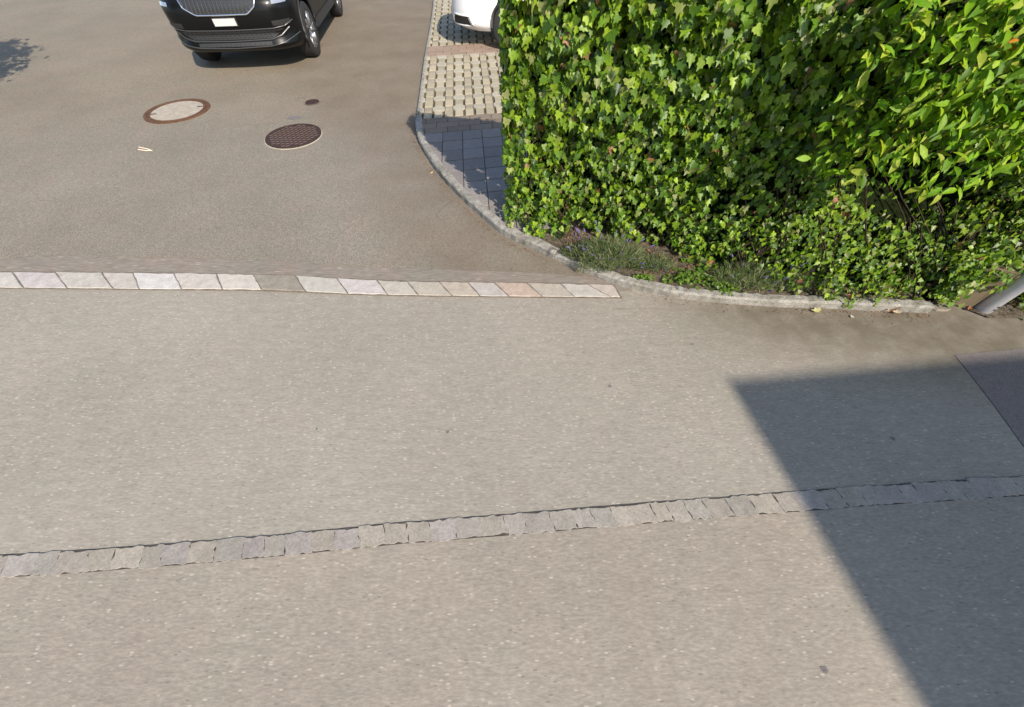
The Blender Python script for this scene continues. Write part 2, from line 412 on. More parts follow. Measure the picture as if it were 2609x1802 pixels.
# ------------------------------------------------------------------ soil behind the kerb and pavers
M_soil, nt_, b_ = newmat('soil', rough=1, spec=.1)
c = ramp(nt_, noise_n(nt_, pos(nt_), 20, 8, .75), [(.3, (.045, .036, .026)), (.5, (.14, .112, .08)), (.7, (.28, .235, .175))])
nt_.links.new(c, b_.inputs['Base Color']); bump(nt_, b_, noise_n(nt_, pos(nt_), 45, 6, .7), 1, .03)
mb = MB(); K = [Vector((p.x, p.y, 0)) for p in resample(path1[1:] + path2 + path3, .2)]
K = [path1[0]] + K
for a, b in zip(K, K[1:]):
    mb.poly([(a.x, a.y, .045), (b.x, b.y, .045), (max(b.x, .0) + 7, b.y + 3.0, .045), (max(a.x, .0) + 7, a.y + 3.0, .045)])
e = K[-1]
mb.poly([(e.x, e.y, .045), (e.x, e.y + .1, .045), (9.9, e.y + 3, .045), (7, e.y + 3, .045)])
mb.poly([(e.x, e.y + .08, .045), (e.x + .25, e.y + .04, .012), (e.x + .42, e.y - .10, .012), (9, e.y - .12, .012), (9.9, e.y + 3, .045)])
soil = mb.build('soil', M_soil); tag(soil, 'brown soil of the planting bed behind the kerb', kind='structure')

row_a, col_a = R(11), R(5.2)
er = Vector((math.cos(row_a), math.sin(row_a))); ec = Vector((-math.sin(col_a), math.cos(col_a)))
O = gp(1227, 330, .06); O = Vector((O.x, O.y))
def rc(a, b): return O + er * a + ec * b
path_k = [Vector((p.x, p.y)) for p in resample(path1 + path2, .1)]
sh_pb = 0
def kerb_clip(poly):
    c = Vector((sum(p[0] for p in poly) / len(poly), sum(p[1] for p in poly) / len(poly)))
    i = min(range(len(path_k) - 1), key=lambda i: ((path_k[i] + path_k[i + 1]) / 2 - c).length_squared)
    a, b = path_k[i], path_k[i + 1]; t = (b - a).normalized(); n = Vector((-t.y, t.x))   # left of travel = inside
    n = -n if n.x < 0 else n
    return clip(poly, a + n * .01, n)
M_paver = tone_mat('paver_concrete', .85, 18, .10, .002, .3)
pv = MB()
def paver(cent, w_, h_, col, gap=.004, z=.064, oct_=0, gy=0):
    a, b = cent; x, y = w_ / 2 - gap, h_ / 2 - (gy or gap)
    if oct_: loc = [(-x, -y + oct_), (-x + oct_, -y), (x - oct_, -y), (x, -y + oct_), (x, y - oct_), (x - oct_, y), (-x + oct_, y), (-x, y - oct_)]
    else: loc = [(-x, -y), (x, -y), (x, y), (-x, y)]
    P = [tuple(rc(a + q[0], b + q[1])) for q in loc]
    P = kerb_clip(P)
    if len(P) >= 3 and abs(sum(P[i][0] * P[(i + 1) % len(P)][1] - P[(i + 1) % len(P)][0] * P[i][1] for i in range(len(P)))) > .0004:
        pv.prism(P, .03, z + jit(.0012), col, .003)
def vary(c, v): k = 1 + jit(v); return alb(tuple(x * k for x in c), 1)
sw = .238
for i in range(-6, 9):
    for j in range(-9, 0):
        paver(((i + .5) * sw, (j + .5) * sw + .0), sw, sw, vary((172, 164, 158), .06), .0032, gy=.0065)
bw, bh = .28, .147
for j in range(3):
    for i in range(-6, 9): paver(((i + .5 * (j % 2)) * bw, (j + .5) * bh), bw, bh, vary((166, 150, 132), .05), .003, gy=.006)
y0 = 3 * bh
def grass_pavers(y0, ncyc):
    cw, per = .137, .35
    for j in range(ncyc):
        for i in range(-14, 18):
            yy = y0 + j * per; col = vary((214, 202, 172), .06)
            if i % 2 == 0:
                paver((i * cw, yy + .105), .112, .20, col); paver((i * cw, yy + .278), .168, .14, vary((214, 206, 184), .04), .003, .065, .028)
            else:
                paver((i * cw, yy + .105), .112, .19, col); paver((i * cw, yy + .275), .105, .115, vary((196, 184, 160), .05))
grass_pavers(y0, 7); y1 = y0 + 7 * .35
# single edge row
bw2, bh2 = .265, .135
for j in range(4):
    for i in range(-7, 11): paver(((i + .5 * (j % 2)) * bw2, y1 + (j + .5) * bh2), bw2, bh2, vary((190, 166, 145), .05), .002)
grass_pavers(y1 + 4 * bh2, 16)
o = pv.build('paved_bay', M_paver); tag(o, 'parking bay of beige grass pavers, brick bands and grey slabs', kind='structure')

# grass in the paver joints
M_leafs = {}
def leaf_mat(name, transl=.35, rough=.42, spec=.5, sheen=0):
    m, nt, b = newmat(name, rough=rough, spec=spec)
    a = nt.nodes.new('ShaderNodeVertexColor'); a.layer_name = 'tone'
    n = noise_n(nt, pos(nt), 60, 3, .6)
    c = mix(nt, 'MULTIPLY', 1.0, a.outputs[0], ramp(nt, n, [(.3, grey(.82)), (.7, grey(1.18))]))
    nt.links.new(c, b.inputs['Base Color'])
    tr = nt.nodes.new('ShaderNodeBsdfTranslucent')
    c2 = mix(nt, 'MULTIPLY', 1.0, c, (1.5, 1.45, .5)); nt.links.new(c2, tr.inputs[0])
    ms = nt.nodes.new('ShaderNodeMixShader'); ms.inputs[0].default_value = transl
    nt.links.new(b.outputs[0], ms.inputs[1]); nt.links.new(tr.outputs[0], ms.inputs[2])
    nt.links.new(ms.outputs[0], nt.nodes['Material Output'].inputs['Surface'])
    return m
M_ivy = leaf_mat('ivy_leaf', .28, .42, .35)
M_shrub = leaf_mat('shrub_leaf', .35, .52, .28)
M_grass = leaf_mat('grass_blade', .3, .6, .3)

def leaf_cloud(name, tmpl_v, tmpl_f, P, Nn, T, Sz, Col, mat, parent=None):
    """many copies of one small leaf in one foliage mesh (numpy)"""
    n = len(P); tv = np.array(tmpl_v); m = len(tv)
    Nn = Nn / np.linalg.norm(Nn, axis=1)[:, None]
    T = T - (T * Nn).sum(1)[:, None] * Nn; T /= np.linalg.norm(T, axis=1)[:, None]
    B = np.cross(T, Nn)
    bend = rng.uniform(.3, 1.8, n)[:, None]
    wid = rng.uniform(.8, 1.15, n)[:, None]
    V = P[:, None, :] + Sz[:, None, None] * ((tv[None, :, 0] * wid)[:, :, None] * B[:, None, :] + tv[None, :, 1, None] * T[:, None, :] + (tv[None, :, 2] * bend)[:, :, None] * Nn[:, None, :])
    V = V.reshape(-1, 3)
    tf = np.array([f for f in tmpl_f]); k = tf.shape[1]
    Fc = (tf[None] + (np.arange(n) * m)[:, None, None]).reshape(-1, k)
    me = bpy.data.meshes.new(name)
    me.vertices.add(len(V)); me.vertices.foreach_set('co', V.astype(np.float32).ravel())
    me.loops.add(Fc.size); me.loops.foreach_set('vertex_index', Fc.astype(np.int32).ravel())
    me.polygons.add(len(Fc)); me.polygons.foreach_set('loop_start', np.arange(0, Fc.size, k, dtype=np.int32))
    me.update(calc_edges=True)
    at = me.color_attributes.new('tone', 'FLOAT_COLOR', 'POINT')
    cc = np.ones((n, m, 4), dtype=np.float32); cc[:, :, :3] = Col[:, None, :]
    at.data.foreach_set('color', cc.ravel())
    me.polygons.foreach_set('use_smooth', np.ones(len(Fc), dtype=bool))
    me.validate()
    return link(name, me, mat, parent)
# ivy leaf: stalk end at y=0, five lobes, folded along the midrib
out = [(0, 0), (.30, -.12), (.52, .10), (.36, .30), (.40, .58), (.18, .62), (0, 1.05), (-.18, .62), (-.40, .58), (-.36, .30), (-.52, .10), (-.30, -.12)]
IV = [(0, .33, -.05)] + [(x, y, .16 * abs(x) - .16 * y * y) for x, y in out]
IF = [(0, i, i % 12 + 1) for i in range(1, 13)]
# lance leaf
LV = [(0, 0, 0), (.13, .22, .05), (.205, .5, .045), (.13, .8, -.02), (0, 1.05, -.16), (-.13, .8, -.02), (-.205, .5, .045), (-.13, .22, .05), (0, .25, -.005), (0, .5, -.015), (0, .8, -.07)]
LF = [(0, 1, 8), (1, 2, 9), (1, 9, 8), (2, 3, 10), (2, 10, 9), (3, 4, 10), (0, 8, 7), (8, 9, 7), (7, 9, 6), (9, 10, 6), (10, 5, 6), (10, 4, 5)]
# blade
BV = [(-.03, 0, 0), (.03, 0, 0), (.02, .6, .05), (0, 1, .2), (-.02, .6, .05)]
BF = [(0, 1, 2), (0, 2, 4), (4, 2, 3)]

# joint grass tufts
n = 9000; P = []
while len(P) < n:
    a, b = random.uniform(-1.6, 1.9), random.uniform(y0, y1 + 3.2)
    if y1 < b < y1 + 4 * bh2: continue
    jj = (b - (y0 if b < y1 else y1 + 4 * bh2)) % .35; ii = (a / .137) % 1
    if .03 < jj < .19 and .42 < ii < .58 or random.random() < .03:
        if noise.noise(Vector((a * 3, b * 3, 0))) < -.12 and random.random() < .8: continue
        q = rc(a, b)
        i = min(range(len(path_k)), key=lambda i: (path_k[i] - q).length_squared)
        if q.x > path_k[i].x + .04: P.append((q.x, q.y, .04))
P = np.array(P); 
g = np.array([s2l((140, 138, 60)), s2l((112, 122, 48)), s2l((160, 142, 84))]) * .7
o = leaf_cloud('joint_grass', BV, BF, P, rng.normal(0, 1, (n, 3)) * [1, 1, .2], rng.normal(0, .6, (n, 3)) + [0, 0, .7], rng.uniform(.012, .034, n), g[rng.integers(0, 3, n)], M_grass)
tag(o, 'short dry grass growing in the gaps of the beige pavers', 'grass', kind='stuff')

# ------------------------------------------------------------------ ivy hedge
HB0 = Vector((-.02, 3.06)); HS = -.275                      # base line of the hedge face: y = 3.06 + HS x
HH = 1.95
def hb(x): return HB0.y + HS * min(x, 2.65)
def face_pt(x, z):
    """outer leaf surface of the ivy at x along the street, height z"""
    y = hb(x)
    y += .10 * math.sin(z * 1.3 + x * 1.7) * .4
    bulge = .0
    if z < .8: bulge += .10 * (1 - z / .8)
    bulge += .13 * math.exp(-((x - .25) / .3) ** 2) * max(0, 1 - z / .45)
    zt = 1.0 - .5 * min(1, max(0, (x - 2.1) / .5))
    k = min(1, max(0, (x - 1.25) / .5)) * min(1, max(0, (3.42 - x) / .2))                       # low skirt of ivy at the right, over the kerb
    if z < zt: bulge += k * .27 * (1 - z / zt) ** 1.3
    hol = math.exp(-((x - 2.9) / .62) ** 2 - ((z - .80 + .20 * (x - 2.5)) / .27) ** 2)  # hollow under the shrub
    bulge -= .55 * hol
    bulge += .07 * noise.noise(Vector((x * 2.2, z * 2.2, 0))) + .05 * noise.noise(Vector((x * 6, z * 6, 4)))
    return y - bulge
hedge = empty('ivy_hedge', (1.8, 3.0, 0), label='tall dense hedge of green ivy standing behind the kerb', cat='hedge')
ho = hedge.location
def zmin_at(x):                                             # lavender bed keeps the foot of the ivy clear
    k = min(1, max(0, (x - .35) / .15)) * min(1, max(0, (1.45 - x) / .25))
    return .05 + .04 * k
nl = 30000
P = np.zeros((nl, 3)); Nn = np.zeros((nl, 3)); Sz = np.zeros(nl); T = np.zeros((nl, 3)); Dp = np.zeros(nl)
i = 0
while i < nl:
    r = random.random()
    if r < .86: x = random.uniform(-.06, 4.3)
    elif r < .93: x = random.uniform(4.3, 6.8)
    else: x = None
    if x is not None:
        z = random.uniform(.04, HH)
        if z < zmin_at(x) and random.random() < .9: continue
        dep = random.random() ** 1.25 * .24
        cl_ = noise.noise(Vector((x * 8, z * 8, 9)))
        if cl_ < -.10 and dep < .12: continue
        if math.exp(-((x - 2.9) / .6) ** 2 - ((z - .80 + .20 * (x - 2.5)) / .26) ** 2) > .32 and random.random() < .88: continue                 # gaps between the clumps
        P[i] = (x, face_pt(x, z) + dep - .02, z); nn = (-.02, -1, .55); Dp[i] = dep
    else:                                                     # left end and top
        if random.random() < .65:
            z = random.uniform(.05, HH); dep = random.random() ** 1.5 * .1
            yy = random.uniform(0, .45); rd_ = .10 * max(0, 1 - yy / .1)
            P[i] = (-.06 + dep + rd_ + .03 * noise.noise(Vector((yy * 6, z * 6, 2))), HB0.y + yy, z); nn = (-1, -.35, .4); Dp[i] = dep
            if z < .5: P[i, 0] += .05
        else:
            x = random.uniform(-.05, 5); P[i] = (x, hb(x) + random.uniform(0, .4), HH - random.random() * .08); nn = (0, -.2, 1)
    zz = P[i, 2]; xx = P[i, 0]
    sz = .040 + .016 * min(1, max(0, (zz - .35) / 1.1)) 
    if xx > 1.6: sz -= .006
    Sz[i] = sz * random.uniform(.55, 1.3) * (1.25 if random.random() < .06 else 1)
    Nn[i] = nn; i += 1
for i in rng.choice(nl, 420, replace=False):                 # sprays hanging over the wooden post
    t = random.random()
    P[i] = (3.30 + random.gauss(.10, .09), 2.03 + random.gauss(0, .05), .06 + random.random() ** 1.3 * .42); Sz[i] = random.uniform(.028, .05); Nn[i] = (-.1, -1, .6)
    if P[i, 0] > 3.38 and P[i, 2] < .22: P[i] = (3.30 + jit(.06), 2.05, random.uniform(.03, .3))
Nn += rng.normal(0, .5, Nn.shape); T = np.tile([0, -.15, -1.0], (nl, 1)) + rng.normal(0, .42, (nl, 3)) * [1, .5, .6]
pal = np.array([s2l((122, 154, 34)), s2l((100, 136, 34)), s2l((78, 112, 32)), s2l((146, 174, 44)), s2l((130, 144, 72)), s2l((142, 148, 86)), s2l((54, 84, 30))]) * .80
pw = np.array([.25, .24, .17, .14, .09, .04, .07]); idx = rng.choice(7, nl, p=pw)
Col = pal[idx] * rng.uniform(.8, 1.2, (nl, 1))
dead = rng.random(nl) < .011
Col[dead] = np.array(s2l((176, 122, 84))) * .6 * rng.uniform(.5, 1.25, (dead.sum(), 1))
P2 = P - np.array([ho.x, ho.y, 0])
leaf_cloud('foliage', IV, IF, P2, Nn, T, Sz, Col, M_ivy, hedge)
# core coloured near-black as shade in the leaf gaps, and creeping stems
M_bark, nt_, b_ = newmat('ivy_wood', rough=.9, spec=.2)
nt_.links.new(ramp(nt_, noise_n(nt_, pos(nt_, (8, 8, 1)), 6, 5), [(.3, (.018, .012, .008)), (.7, (.075, .05, .032))]), b_.inputs['Base Color'])
M_core, nt_, b_ = newmat('hedge_gap_shade', rough=1, spec=0)
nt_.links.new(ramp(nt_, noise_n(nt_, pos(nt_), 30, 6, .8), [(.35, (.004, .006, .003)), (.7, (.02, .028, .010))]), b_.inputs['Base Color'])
mb = MB(); nx, nz = 90, 26; g0 = []
for a in range(nx):
    for b in range(nz):
        x = -.0 + a / (nx - 1) * 6.6; z = .03 + b / (nz - 1) * (HH - .1)
        g0.append(len(mb.v)); mb.v.append((max(x, .14) - ho.x, face_pt(x, z) + .25 - ho.y, z))
for a in range(nx - 1):
    for b in range(nz - 1):
        mb.f.append((a * nz + b, (a + 1) * nz + b, (a + 1) * nz + b + 1, a * nz + b + 1)); mb.c.append(None); mb.mi.append(0)
# back, end and top close it
bk = len(mb.v)
for a in range(nx):
    x = a / (nx - 1) * 6.6
    for z in (.03, HH - .1): mb.v.append((max(x, .14) - ho.x, max(hb(x) + .42, max(face_pt(x, .5), face_pt(x, .8), face_pt(x, 1.1)) + .2) - ho.y, z))
for a in range(nx - 1):
    mb.f.append((bk + 2 * a, bk + 2 * a + 1, bk + 2 * a + 3, bk + 2 * a + 2)); mb.c.append(None); mb.mi.append(0)
    mb.f.append((a * nz + nz - 1, (a + 1) * nz + nz - 1, bk + 2 * a + 3, bk + 2 * a + 1)); mb.c.append(None); mb.mi.append(0)
mb.f.append(tuple([b for b in range(nz)] + [bk + 1, bk])); mb.c.append(None); mb.mi.append(0)
mb.build('core', M_core, hedge)
mb = MB()
for k in range(60):
    x = random.uniform(.1, 4.2); z = .03; pts = []
    for s in range(random.randint(4, 12)):
        pts.append((x - ho.x, face_pt(x, z) + random.uniform(.03, .11) - ho.y, z)); x += jit(.09); z += random.uniform(.05, .16)
        if z > HH: break
    if len(pts) > 2: mb.tube(pts, [.005 * (1 - .6 * q / len(pts)) + .0015 for q in range(len(pts))], 5)
mb.build('stem', M_bark, hedge)

# ------------------------------------------------------------------ broad-leaved shrub over the ivy at the right
shrub = empty('shrub', (3.6, 2.55, 0), label='bright green lance-leaved shrub overhanging the ivy at upper right', cat='shrub')
so = shrub.location
def wall_pt(px, py, off):
    """point seen at pixel, lying off metres in front of the hedge face"""
    u, v = px - 1304.5, py - 901.0; D = F_PX * S_ + v * C_; G = F_PX * C_ - v * S_
    rx, ry = u / D, G / D
    k = (HB0.y - off) / (ry - HS * rx); return Vector((rx * k, ry * k, H - k))
root = Vector((4.1, 2.2, .1))
tips = []
for (px, py, of) in [(2085, 395, .30), (2140, 425, .34), (2200, 440, .38), (2240, 400, .40), (2300, 440, .42), (2370, 455, .44), (2440, 470, .42), (2490, 450, .40), (2560, 400, .42), (2150, 300, .24), (2200, 340, .30), (2270, 350, .36),
                     (2330, 380, .42), (2420, 390, .46), (2500, 350, .46), (2590, 330, .46), (2180, 200, .22), (2260, 260, .28), (2340, 280, .36), (2430, 290, .42), (2520, 260, .44), (2600, 240, .44), (2250, 110, .22),
                     (2320, 160, .30), (2400, 190, .36), (2480, 170, .38), (2560, 150, .40), (2330, 50, .24), (2400, 90, .30), (2470, 80, .32), (2540, 60, .34), (2600, 40, .36), (2650, 120, .4), (2680, 220, .4), (2690, 330, .4), (2660, 400, .38), (2740, 280, .38), (2450, 10, .3), (2600, -40, .34), (2350, -40, .26), (2300, 20, .2)]:
    tips.append(wall_pt(px, py, of + jit(.04) + .12 * min(1, max(0, (px - 2100) / 120))))
for k in range(26):
    tips.append(Vector((random.uniform(3.3, 5.6), 0, random.uniform(1.6, 2.6)))); t = tips[-1]; t.y = hb(t.x) - random.uniform(.0, .4)
LP, LT, LN, LS, LC = [], [], [], [], []
shp = 1.38 * np.array([s2l((126, 164, 28)), s2l((106, 148, 28)), s2l((148, 178, 38)), s2l((84, 122, 28)), s2l((164, 178, 60))]) * .66
mb = MB()
for ti, tip in enumerate(tips):
    hub = Vector((min(tip.x + .9, 5.2), 0, min(tip.z + .35, 2.3))) if tip.x < 4.6 else Vector((5.0, 0, 1.6))
    hub.y = hb(hub.x) + .02
    mid = hub.lerp(tip, .5) + Vector((0, -.05, .12))
    pts = []
    for s in range(11):
        t = s / 10; pts.append((1 - t) ** 2 * hub + 2 * t * (1 - t) * mid + t * t * tip)
    mb.tube([p - so for p in pts], [.006 * (1 - .7 * s / 10) for s in range(11)], 5)
    d = (pts[-1] - pts[-3]).normalized()
    for s in range(3, 11):
        for q in range(7 if s < 10 else 11):
            p = pts[s] + Vector((jit(.06), jit(.06), jit(.05)))
            out_ = Vector((jit(1), jit(.7) - .35, jit(.7)))
            LP.append(p); LT.append(d * .5 + out_ * 1.15 + Vector((-.1, -.1, -.2))); LN.append(Vector((.1 + jit(.6), -.5 + jit(.5), .7 + jit(.5))))
            LS.append(random.uniform(.045, .092)); LC.append(shp[random.choice([0, 0, 1, 1, 2, 3, 4])] * random.uniform(.8, 1.2))
# the single orange leaf
p = wall_pt(2535, 118, .5); LP.append(p); LT.append(Vector((1, -.1, .25))); LN.append(Vector((0, -.7, .7))); LS.append(.13); LC.append(np.array(s2l((205, 135, 40)))*.8+0*np.array((1,1,1)))
LP = np.array([list(p - so) for p in LP]); LT = np.array([list(p) for p in LT]); LN = np.array([list(p) for p in LN])
leaf_cloud('foliage', LV, LF, LP, LN, LT, np.array(LS), np.array(LC), M_shrub, shrub)
for k in range(7):
    a = Vector((4.6 + jit(.5), 0, .05)); a.y = hb(a.x) + .1; b = Vector((4.4 + jit(.9), a.y - .1 + jit(.1), 1.9 + jit(.2)))
    mb.tube([a - so, a.lerp(b, .5) + Vector((jit(.05), jit(.05), 0)) - so, b - so], [.018, .013, .007], 6)
mb.build('branches', M_bark, shrub)

# ------------------------------------------------------------------ lavender, dry litter in the bed
M_lav = leaf_mat('lavender_leaf', .15, .7, .2)
def lavender(px, py, rad, hgt, n, nfl, label):
    c = gp(px, py, .05); o = empty('lavender', (c.x, c.y, .045), label=label, cat='lavender', group='lavender plants in the bed')
    P, T, Nv, S, C = [], [], [], [], []
    cc = np.array([s2l((100, 120, 72)), s2l((124, 140, 96)), s2l((86, 108, 54)), s2l((150, 148, 112))]) * .8
    fl = []
    for k in range(n):
        a = random.uniform(0, 6.283); r = rad * math.sqrt(random.random()) * (1 + .45 * noise.noise(Vector((math.cos(a) * 2, math.sin(a) * 2, px)))); h = hgt * random.random() * (1 - .5 * (r / rad) ** 2)
        x, y = r * math.cos(a) * 1.5, r * math.sin(a) * .8
        P.append((x, y, h)); T.append((x * 2.0 + jit(.4), y * 2.0 + jit(.4), .8 + jit(.35))); Nv.append((jit(1), jit(1), jit(1)))
        S.append(random.uniform(.025, .07)); C.append(cc[random.randrange(4)] * random.uniform(.7, 1.25))
    leaf_cloud('foliage', BV, BF, np.array(P), np.array(Nv), np.array(T), np.array(S) * [1], np.array(C), M_lav, o)
    for k in range(nfl):
        a = random.uniform(0, 6.283); r = rad * random.uniform(.3, 1.2)
        b = Vector((r * math.cos(a) * 1.1, r * math.sin(a) * .8, hgt * .4)); t = b + Vector((b.x * .5 + jit(.04), b.y * .5 - .03 + jit(.03), random.uniform(.05, .13)))
        m = MB(); v = MB(); m.tube([b, b.lerp(t, .5) + Vector((0, 0, .01)), t], .0011, 4)
        d = (t - b).normalized()
        v.tube([t - d * .012, t, t + d * .014, t + d * .03], [.002, .0055, .0055, .0015], 5)
        st = m.build('flower_stalk', M_lavstalk, o); v.build('flower', M_viol, st)
M_lavstalk, _, _ = newmat('lavender_stalk', col=(.10, .13, .05), rough=.7)
M_viol, _, _ = newmat('lavender_flower', col=(.13, .11, .27), rough=.8)
lavender(1545, 668, .19, .21, 6000, 26, 'bushy lavender with violet flowers near the curved end of the bed')
lavender(1462, 652, .07, .09, 900, 8, 'small dry lavender tuft at the very tip of the bed')
lavender(1665, 680, .10, .09, 1300, 4, 'low dull lavender just right of the bushy lavender')
lavender(1900, 712, .17, .12, 3200, 8, 'wide low grey green lavender in the far half of the bed')
lavender(2020, 728, .10, .10, 1500, 6, 'small lavender beside the ivy skirt')
def weed(px, py, rad, n, label):
    c = gp(px, py, .05); o = empty('weed', (c.x, c.y, .045), label=label, cat='weed', group='weeds in the bed')
    P = np.column_stack([rng.normal(0, rad, n), rng.normal(0, rad * .5, n), rng.uniform(0, .05, n)])
    Nv = rng.normal(0, .4, (n, 3)) + [0, -.4, 1]; T = rng.normal(0, 1, (n, 3)) * [1, 1, .3] + [0, -.3, 0]
    C = np.array(s2l((112, 146, 44))) * .62 * rng.uniform(.7, 1.3, (n, 1))
    leaf_cloud('leaves', IV, IF, P, Nv, T, rng.uniform(.014, .03, n), C, M_ivy, o)
    m = MB()
    for k in range(5): m.tube([(0, 0, 0), (P[k][0], P[k][1], P[k][2])], .0014, 4)
    m.build('stem', M_lavstalk, o)
weed(1755, 712, .09, 260, 'bright green weed spilling to the kerb in mid bed')
weed(1640, 712, .04, 60, 'small bright weed on the kerb edge between the two lavenders')
weed(1850, 738, .07, 120, 'low green weed hanging over the kerb under the far lavender')
weed(1520, 620, .03, 40, 'small bright weed inside the bushy lavender')
# litter: countless dry leaf scraps on the soil and along the kerb foot
n = 2300; P = []; Sz = []
while len(P) < n:
    r = random.random()
    if r < .45:
        q = gp(random.uniform(1460, 1960), 0, .05); x = random.uniform(.45, 1.75)
        y = hb(x) - random.uniform(-.05, .42); z = .052
        j = min(range(len(K)), key=lambda j: abs(K[j].x - x)); 
        if y < K[j].y + .06: continue
    elif r < .72:
        j = random.randint(0, len(path2) - 2); t = random.random(); q = path2[j].lerp(path2[j + 1], t)
        x, y, z = q.x - .055 - random.expovariate(38), q.y - .055 - random.expovariate(45), .009
        if y < 2.62: z = .006
    else:
        j = random.choices(range(len(path3) - 1), weights=[1, 1, 1, 1, 1.5, 2, 3, 4, 5])[0]; t = random.random(); q = path3[j].lerp(path3[j + 1], t)
        x, y, z = q.x, q.y - .052 - random.expovariate(26), .001
    P.append((x, y, z)); Sz.append(random.uniform(.005, .02) * (1.5 if r < .45 else .8))
cc = np.array([s2l((170, 110, 70)), s2l((120, 84, 56)), s2l((190, 150, 110)), s2l((80, 60, 44))]) * .65
M_dry = leaf_mat('dry_leaf', .1, .8, .2)
o = leaf_cloud('leaf_litter', LV, LF, np.array(P), rng.normal(0, .35, (n, 3)) + [0, 0, 1], rng.normal(0, 1, (n, 3)) * [1, 1, .15], np.array(Sz), cc[rng.integers(0, 4, n)], M_dry)
tag(o, 'brown leaf scraps scattered along the kerb and bed', 'leaf litter', kind='stuff')

def dry_leaf(px, py, size, rot, col, curl, label):
    c = gp(px, py); m = MB(); o2 = []
    for k, (x, y, z) in enumerate(IV):
        X, Y = x * size, (y - .4) * size; Z = curl * size * (abs(x) * 1.1 + abs(y - .4) * .5) + .003
        o2.append((X * math.cos(rot) - Y * math.sin(rot), X * math.sin(rot) + Y * math.cos(rot), Z))
    b = len(m.v); m.v += o2
    for f in IF: m.f.append(f); m.c.append(tuple(x * .75 for x in s2l(col))); m.mi.append(0)
    o = m.build('dry_leaf', M_dry, smooth=True); o.location = (c.x, c.y, .002)
    tag(o, label, 'leaf', 'fallen leaves on the pavement')
dry_leaf(2262, 792, .085, 2.3, (214, 176, 140), .8, 'largest curled tan leaf on the asphalt in front of the kerb')
dry_leaf(2278, 800, .05, .6, (226, 206, 176), .9, 'small cream leaf touching the largest curled tan leaf')
dry_leaf(2076, 796, .06, 1.2, (208, 202, 140), .6, 'pale yellow green leaf below the red twig')
dry_leaf(2008, 778, .06, 2.8, (196, 150, 110), .9, 'crumpled brown leaf left of the red twig by the kerb')
dry_leaf(2290, 783, .04, .3, (190, 186, 110), .5, 'little yellow leaf just above the largest tan leaf')
dry_leaf(2345, 792, .05, 1.7, (196, 130, 84), .8, 'orange brown leaf near the kerb end')
dry_leaf(2169, 808, .028, 0, (230, 222, 210), .3, 'tiny whitish scrap lying out on the asphalt')
dry_leaf(2136, 782, .04, .9, (190, 130, 80), .9, 'small orange leaf at the right end of the red twig')
dry_leaf(2465, 792, .04, 2.0, (170, 110, 70), .9, 'brown leaf at the foot of the wooden post')
dry_leaf(1100, 444, .035, 2.0, (214, 180, 140), .6, 'tiny tan leaf at the foot of the curved kerb')
m = MB(); m.tube([tuple(gp(x, y, .005)) for x, y in ((2064, 776), (2085, 778), (2108, 776), (2132, 780))], .0028, 5)
M_red, _, _ = newmat('red_twig', col=s2l((170, 84, 66)), rough=.7); tag(m.build('twig', M_red), 'thin red twig lying along the kerb foot', 'twig')
m = MB()
for a, b in (((352, 381), (372, 384)), ((354, 375), (377, 380)), ((372, 384), (385, 383)), ((377, 380), (387, 384))):
    m.tube([tuple(gp(*a, .009)), tuple(gp(*b, .011))], .0055, 5)
M_straw, _, _ = newmat('straw', col=s2l((226, 208, 184)), rough=.7); tag(m.build('straw_scrap', M_straw), 'small pale straw scrap lying on the forecourt below the white manhole', 'straw')
m = MB(); a = gp(2375, 785, 0)
for k in range(1):
    pts = [(a.x + dx, a.y + dy) for dx, dy in ((-.05, .02), (.0, -.035), (.07, -.045), (.125, -.02), (.12, .02), (.03, .035))]
    m.prism(pts, 0, .018, alb((176, 164, 146)), .008)
tag(m.build('broken_stone', M_stone), 'flat broken piece of stone at the right end of the kerb', 'stone')

# ------------------------------------------------------------------ cracks and stains (surface of the asphalt)
def crack(pts, w0, name, label, z=.0075):
    m = MB(); P = [gp(x, y) for x, y in pts]; Q = []
    for a, b in zip(P, P[1:]):
        for k in range(5): q = a.lerp(b, k / 5); Q.append(q + Vector((jit(.006), jit(.006), 0)))
    Q.append(P[-1])
    for i, (a, b) in enumerate(zip(Q, Q[1:])):
        t = (b - a).normalized(); n_ = Vector((-t.y, t.x, 0)); wa = w0 * (1 - i / len(Q) * .7)
        m.poly([(p.x, p.y, z) for p in (a - n_ * wa, b - n_ * wa, b + n_ * wa, a + n_ * wa)])
    tag(m.build(name, M_crack), label, kind='structure')
M_crack, _, _ = newmat('crack', col=(.075, .062, .05), rough=.95)
crack([(1158, 510), (1140, 522), (1124, 536), (1113, 548), (1117, 558), (1130, 565), (1137, 572)], .0022, 'crack', 'thin branching crack in the forecourt near the curved kerb')
crack([(1112, 547), (1098, 549)], .0018, 'crack', 'short side crack near the curved kerb')
crack([(1560, 788), (1640, 786), (1720, 790), (1830, 788)], .001, 'crack', 'faint crack in the pavement right of the stone row', .0)
def blob(px, py, rx, ry, z, seed):
    c = gp(px, py); pts = []
    for k in range(14):
        a = k / 14 * 6.283; r = 1 + .45 * noise.noise(Vector((math.cos(a) * 1.5, math.sin(a) * 1.5, seed)))
        pts.append((c.x + rx * r * math.cos(a), c.y + ry * r * math.sin(a), z))
    return pts
M_stain, nt_, b_ = newmat('stain', rough=.9)
nt_.links.new(ramp(nt_, noise_n(nt_, pos(nt_), 60, 4), [(.3, (.10, .09, .085)), (.7, (.20, .18, .165))]), b_.inputs['Base Color'])
m = MB()
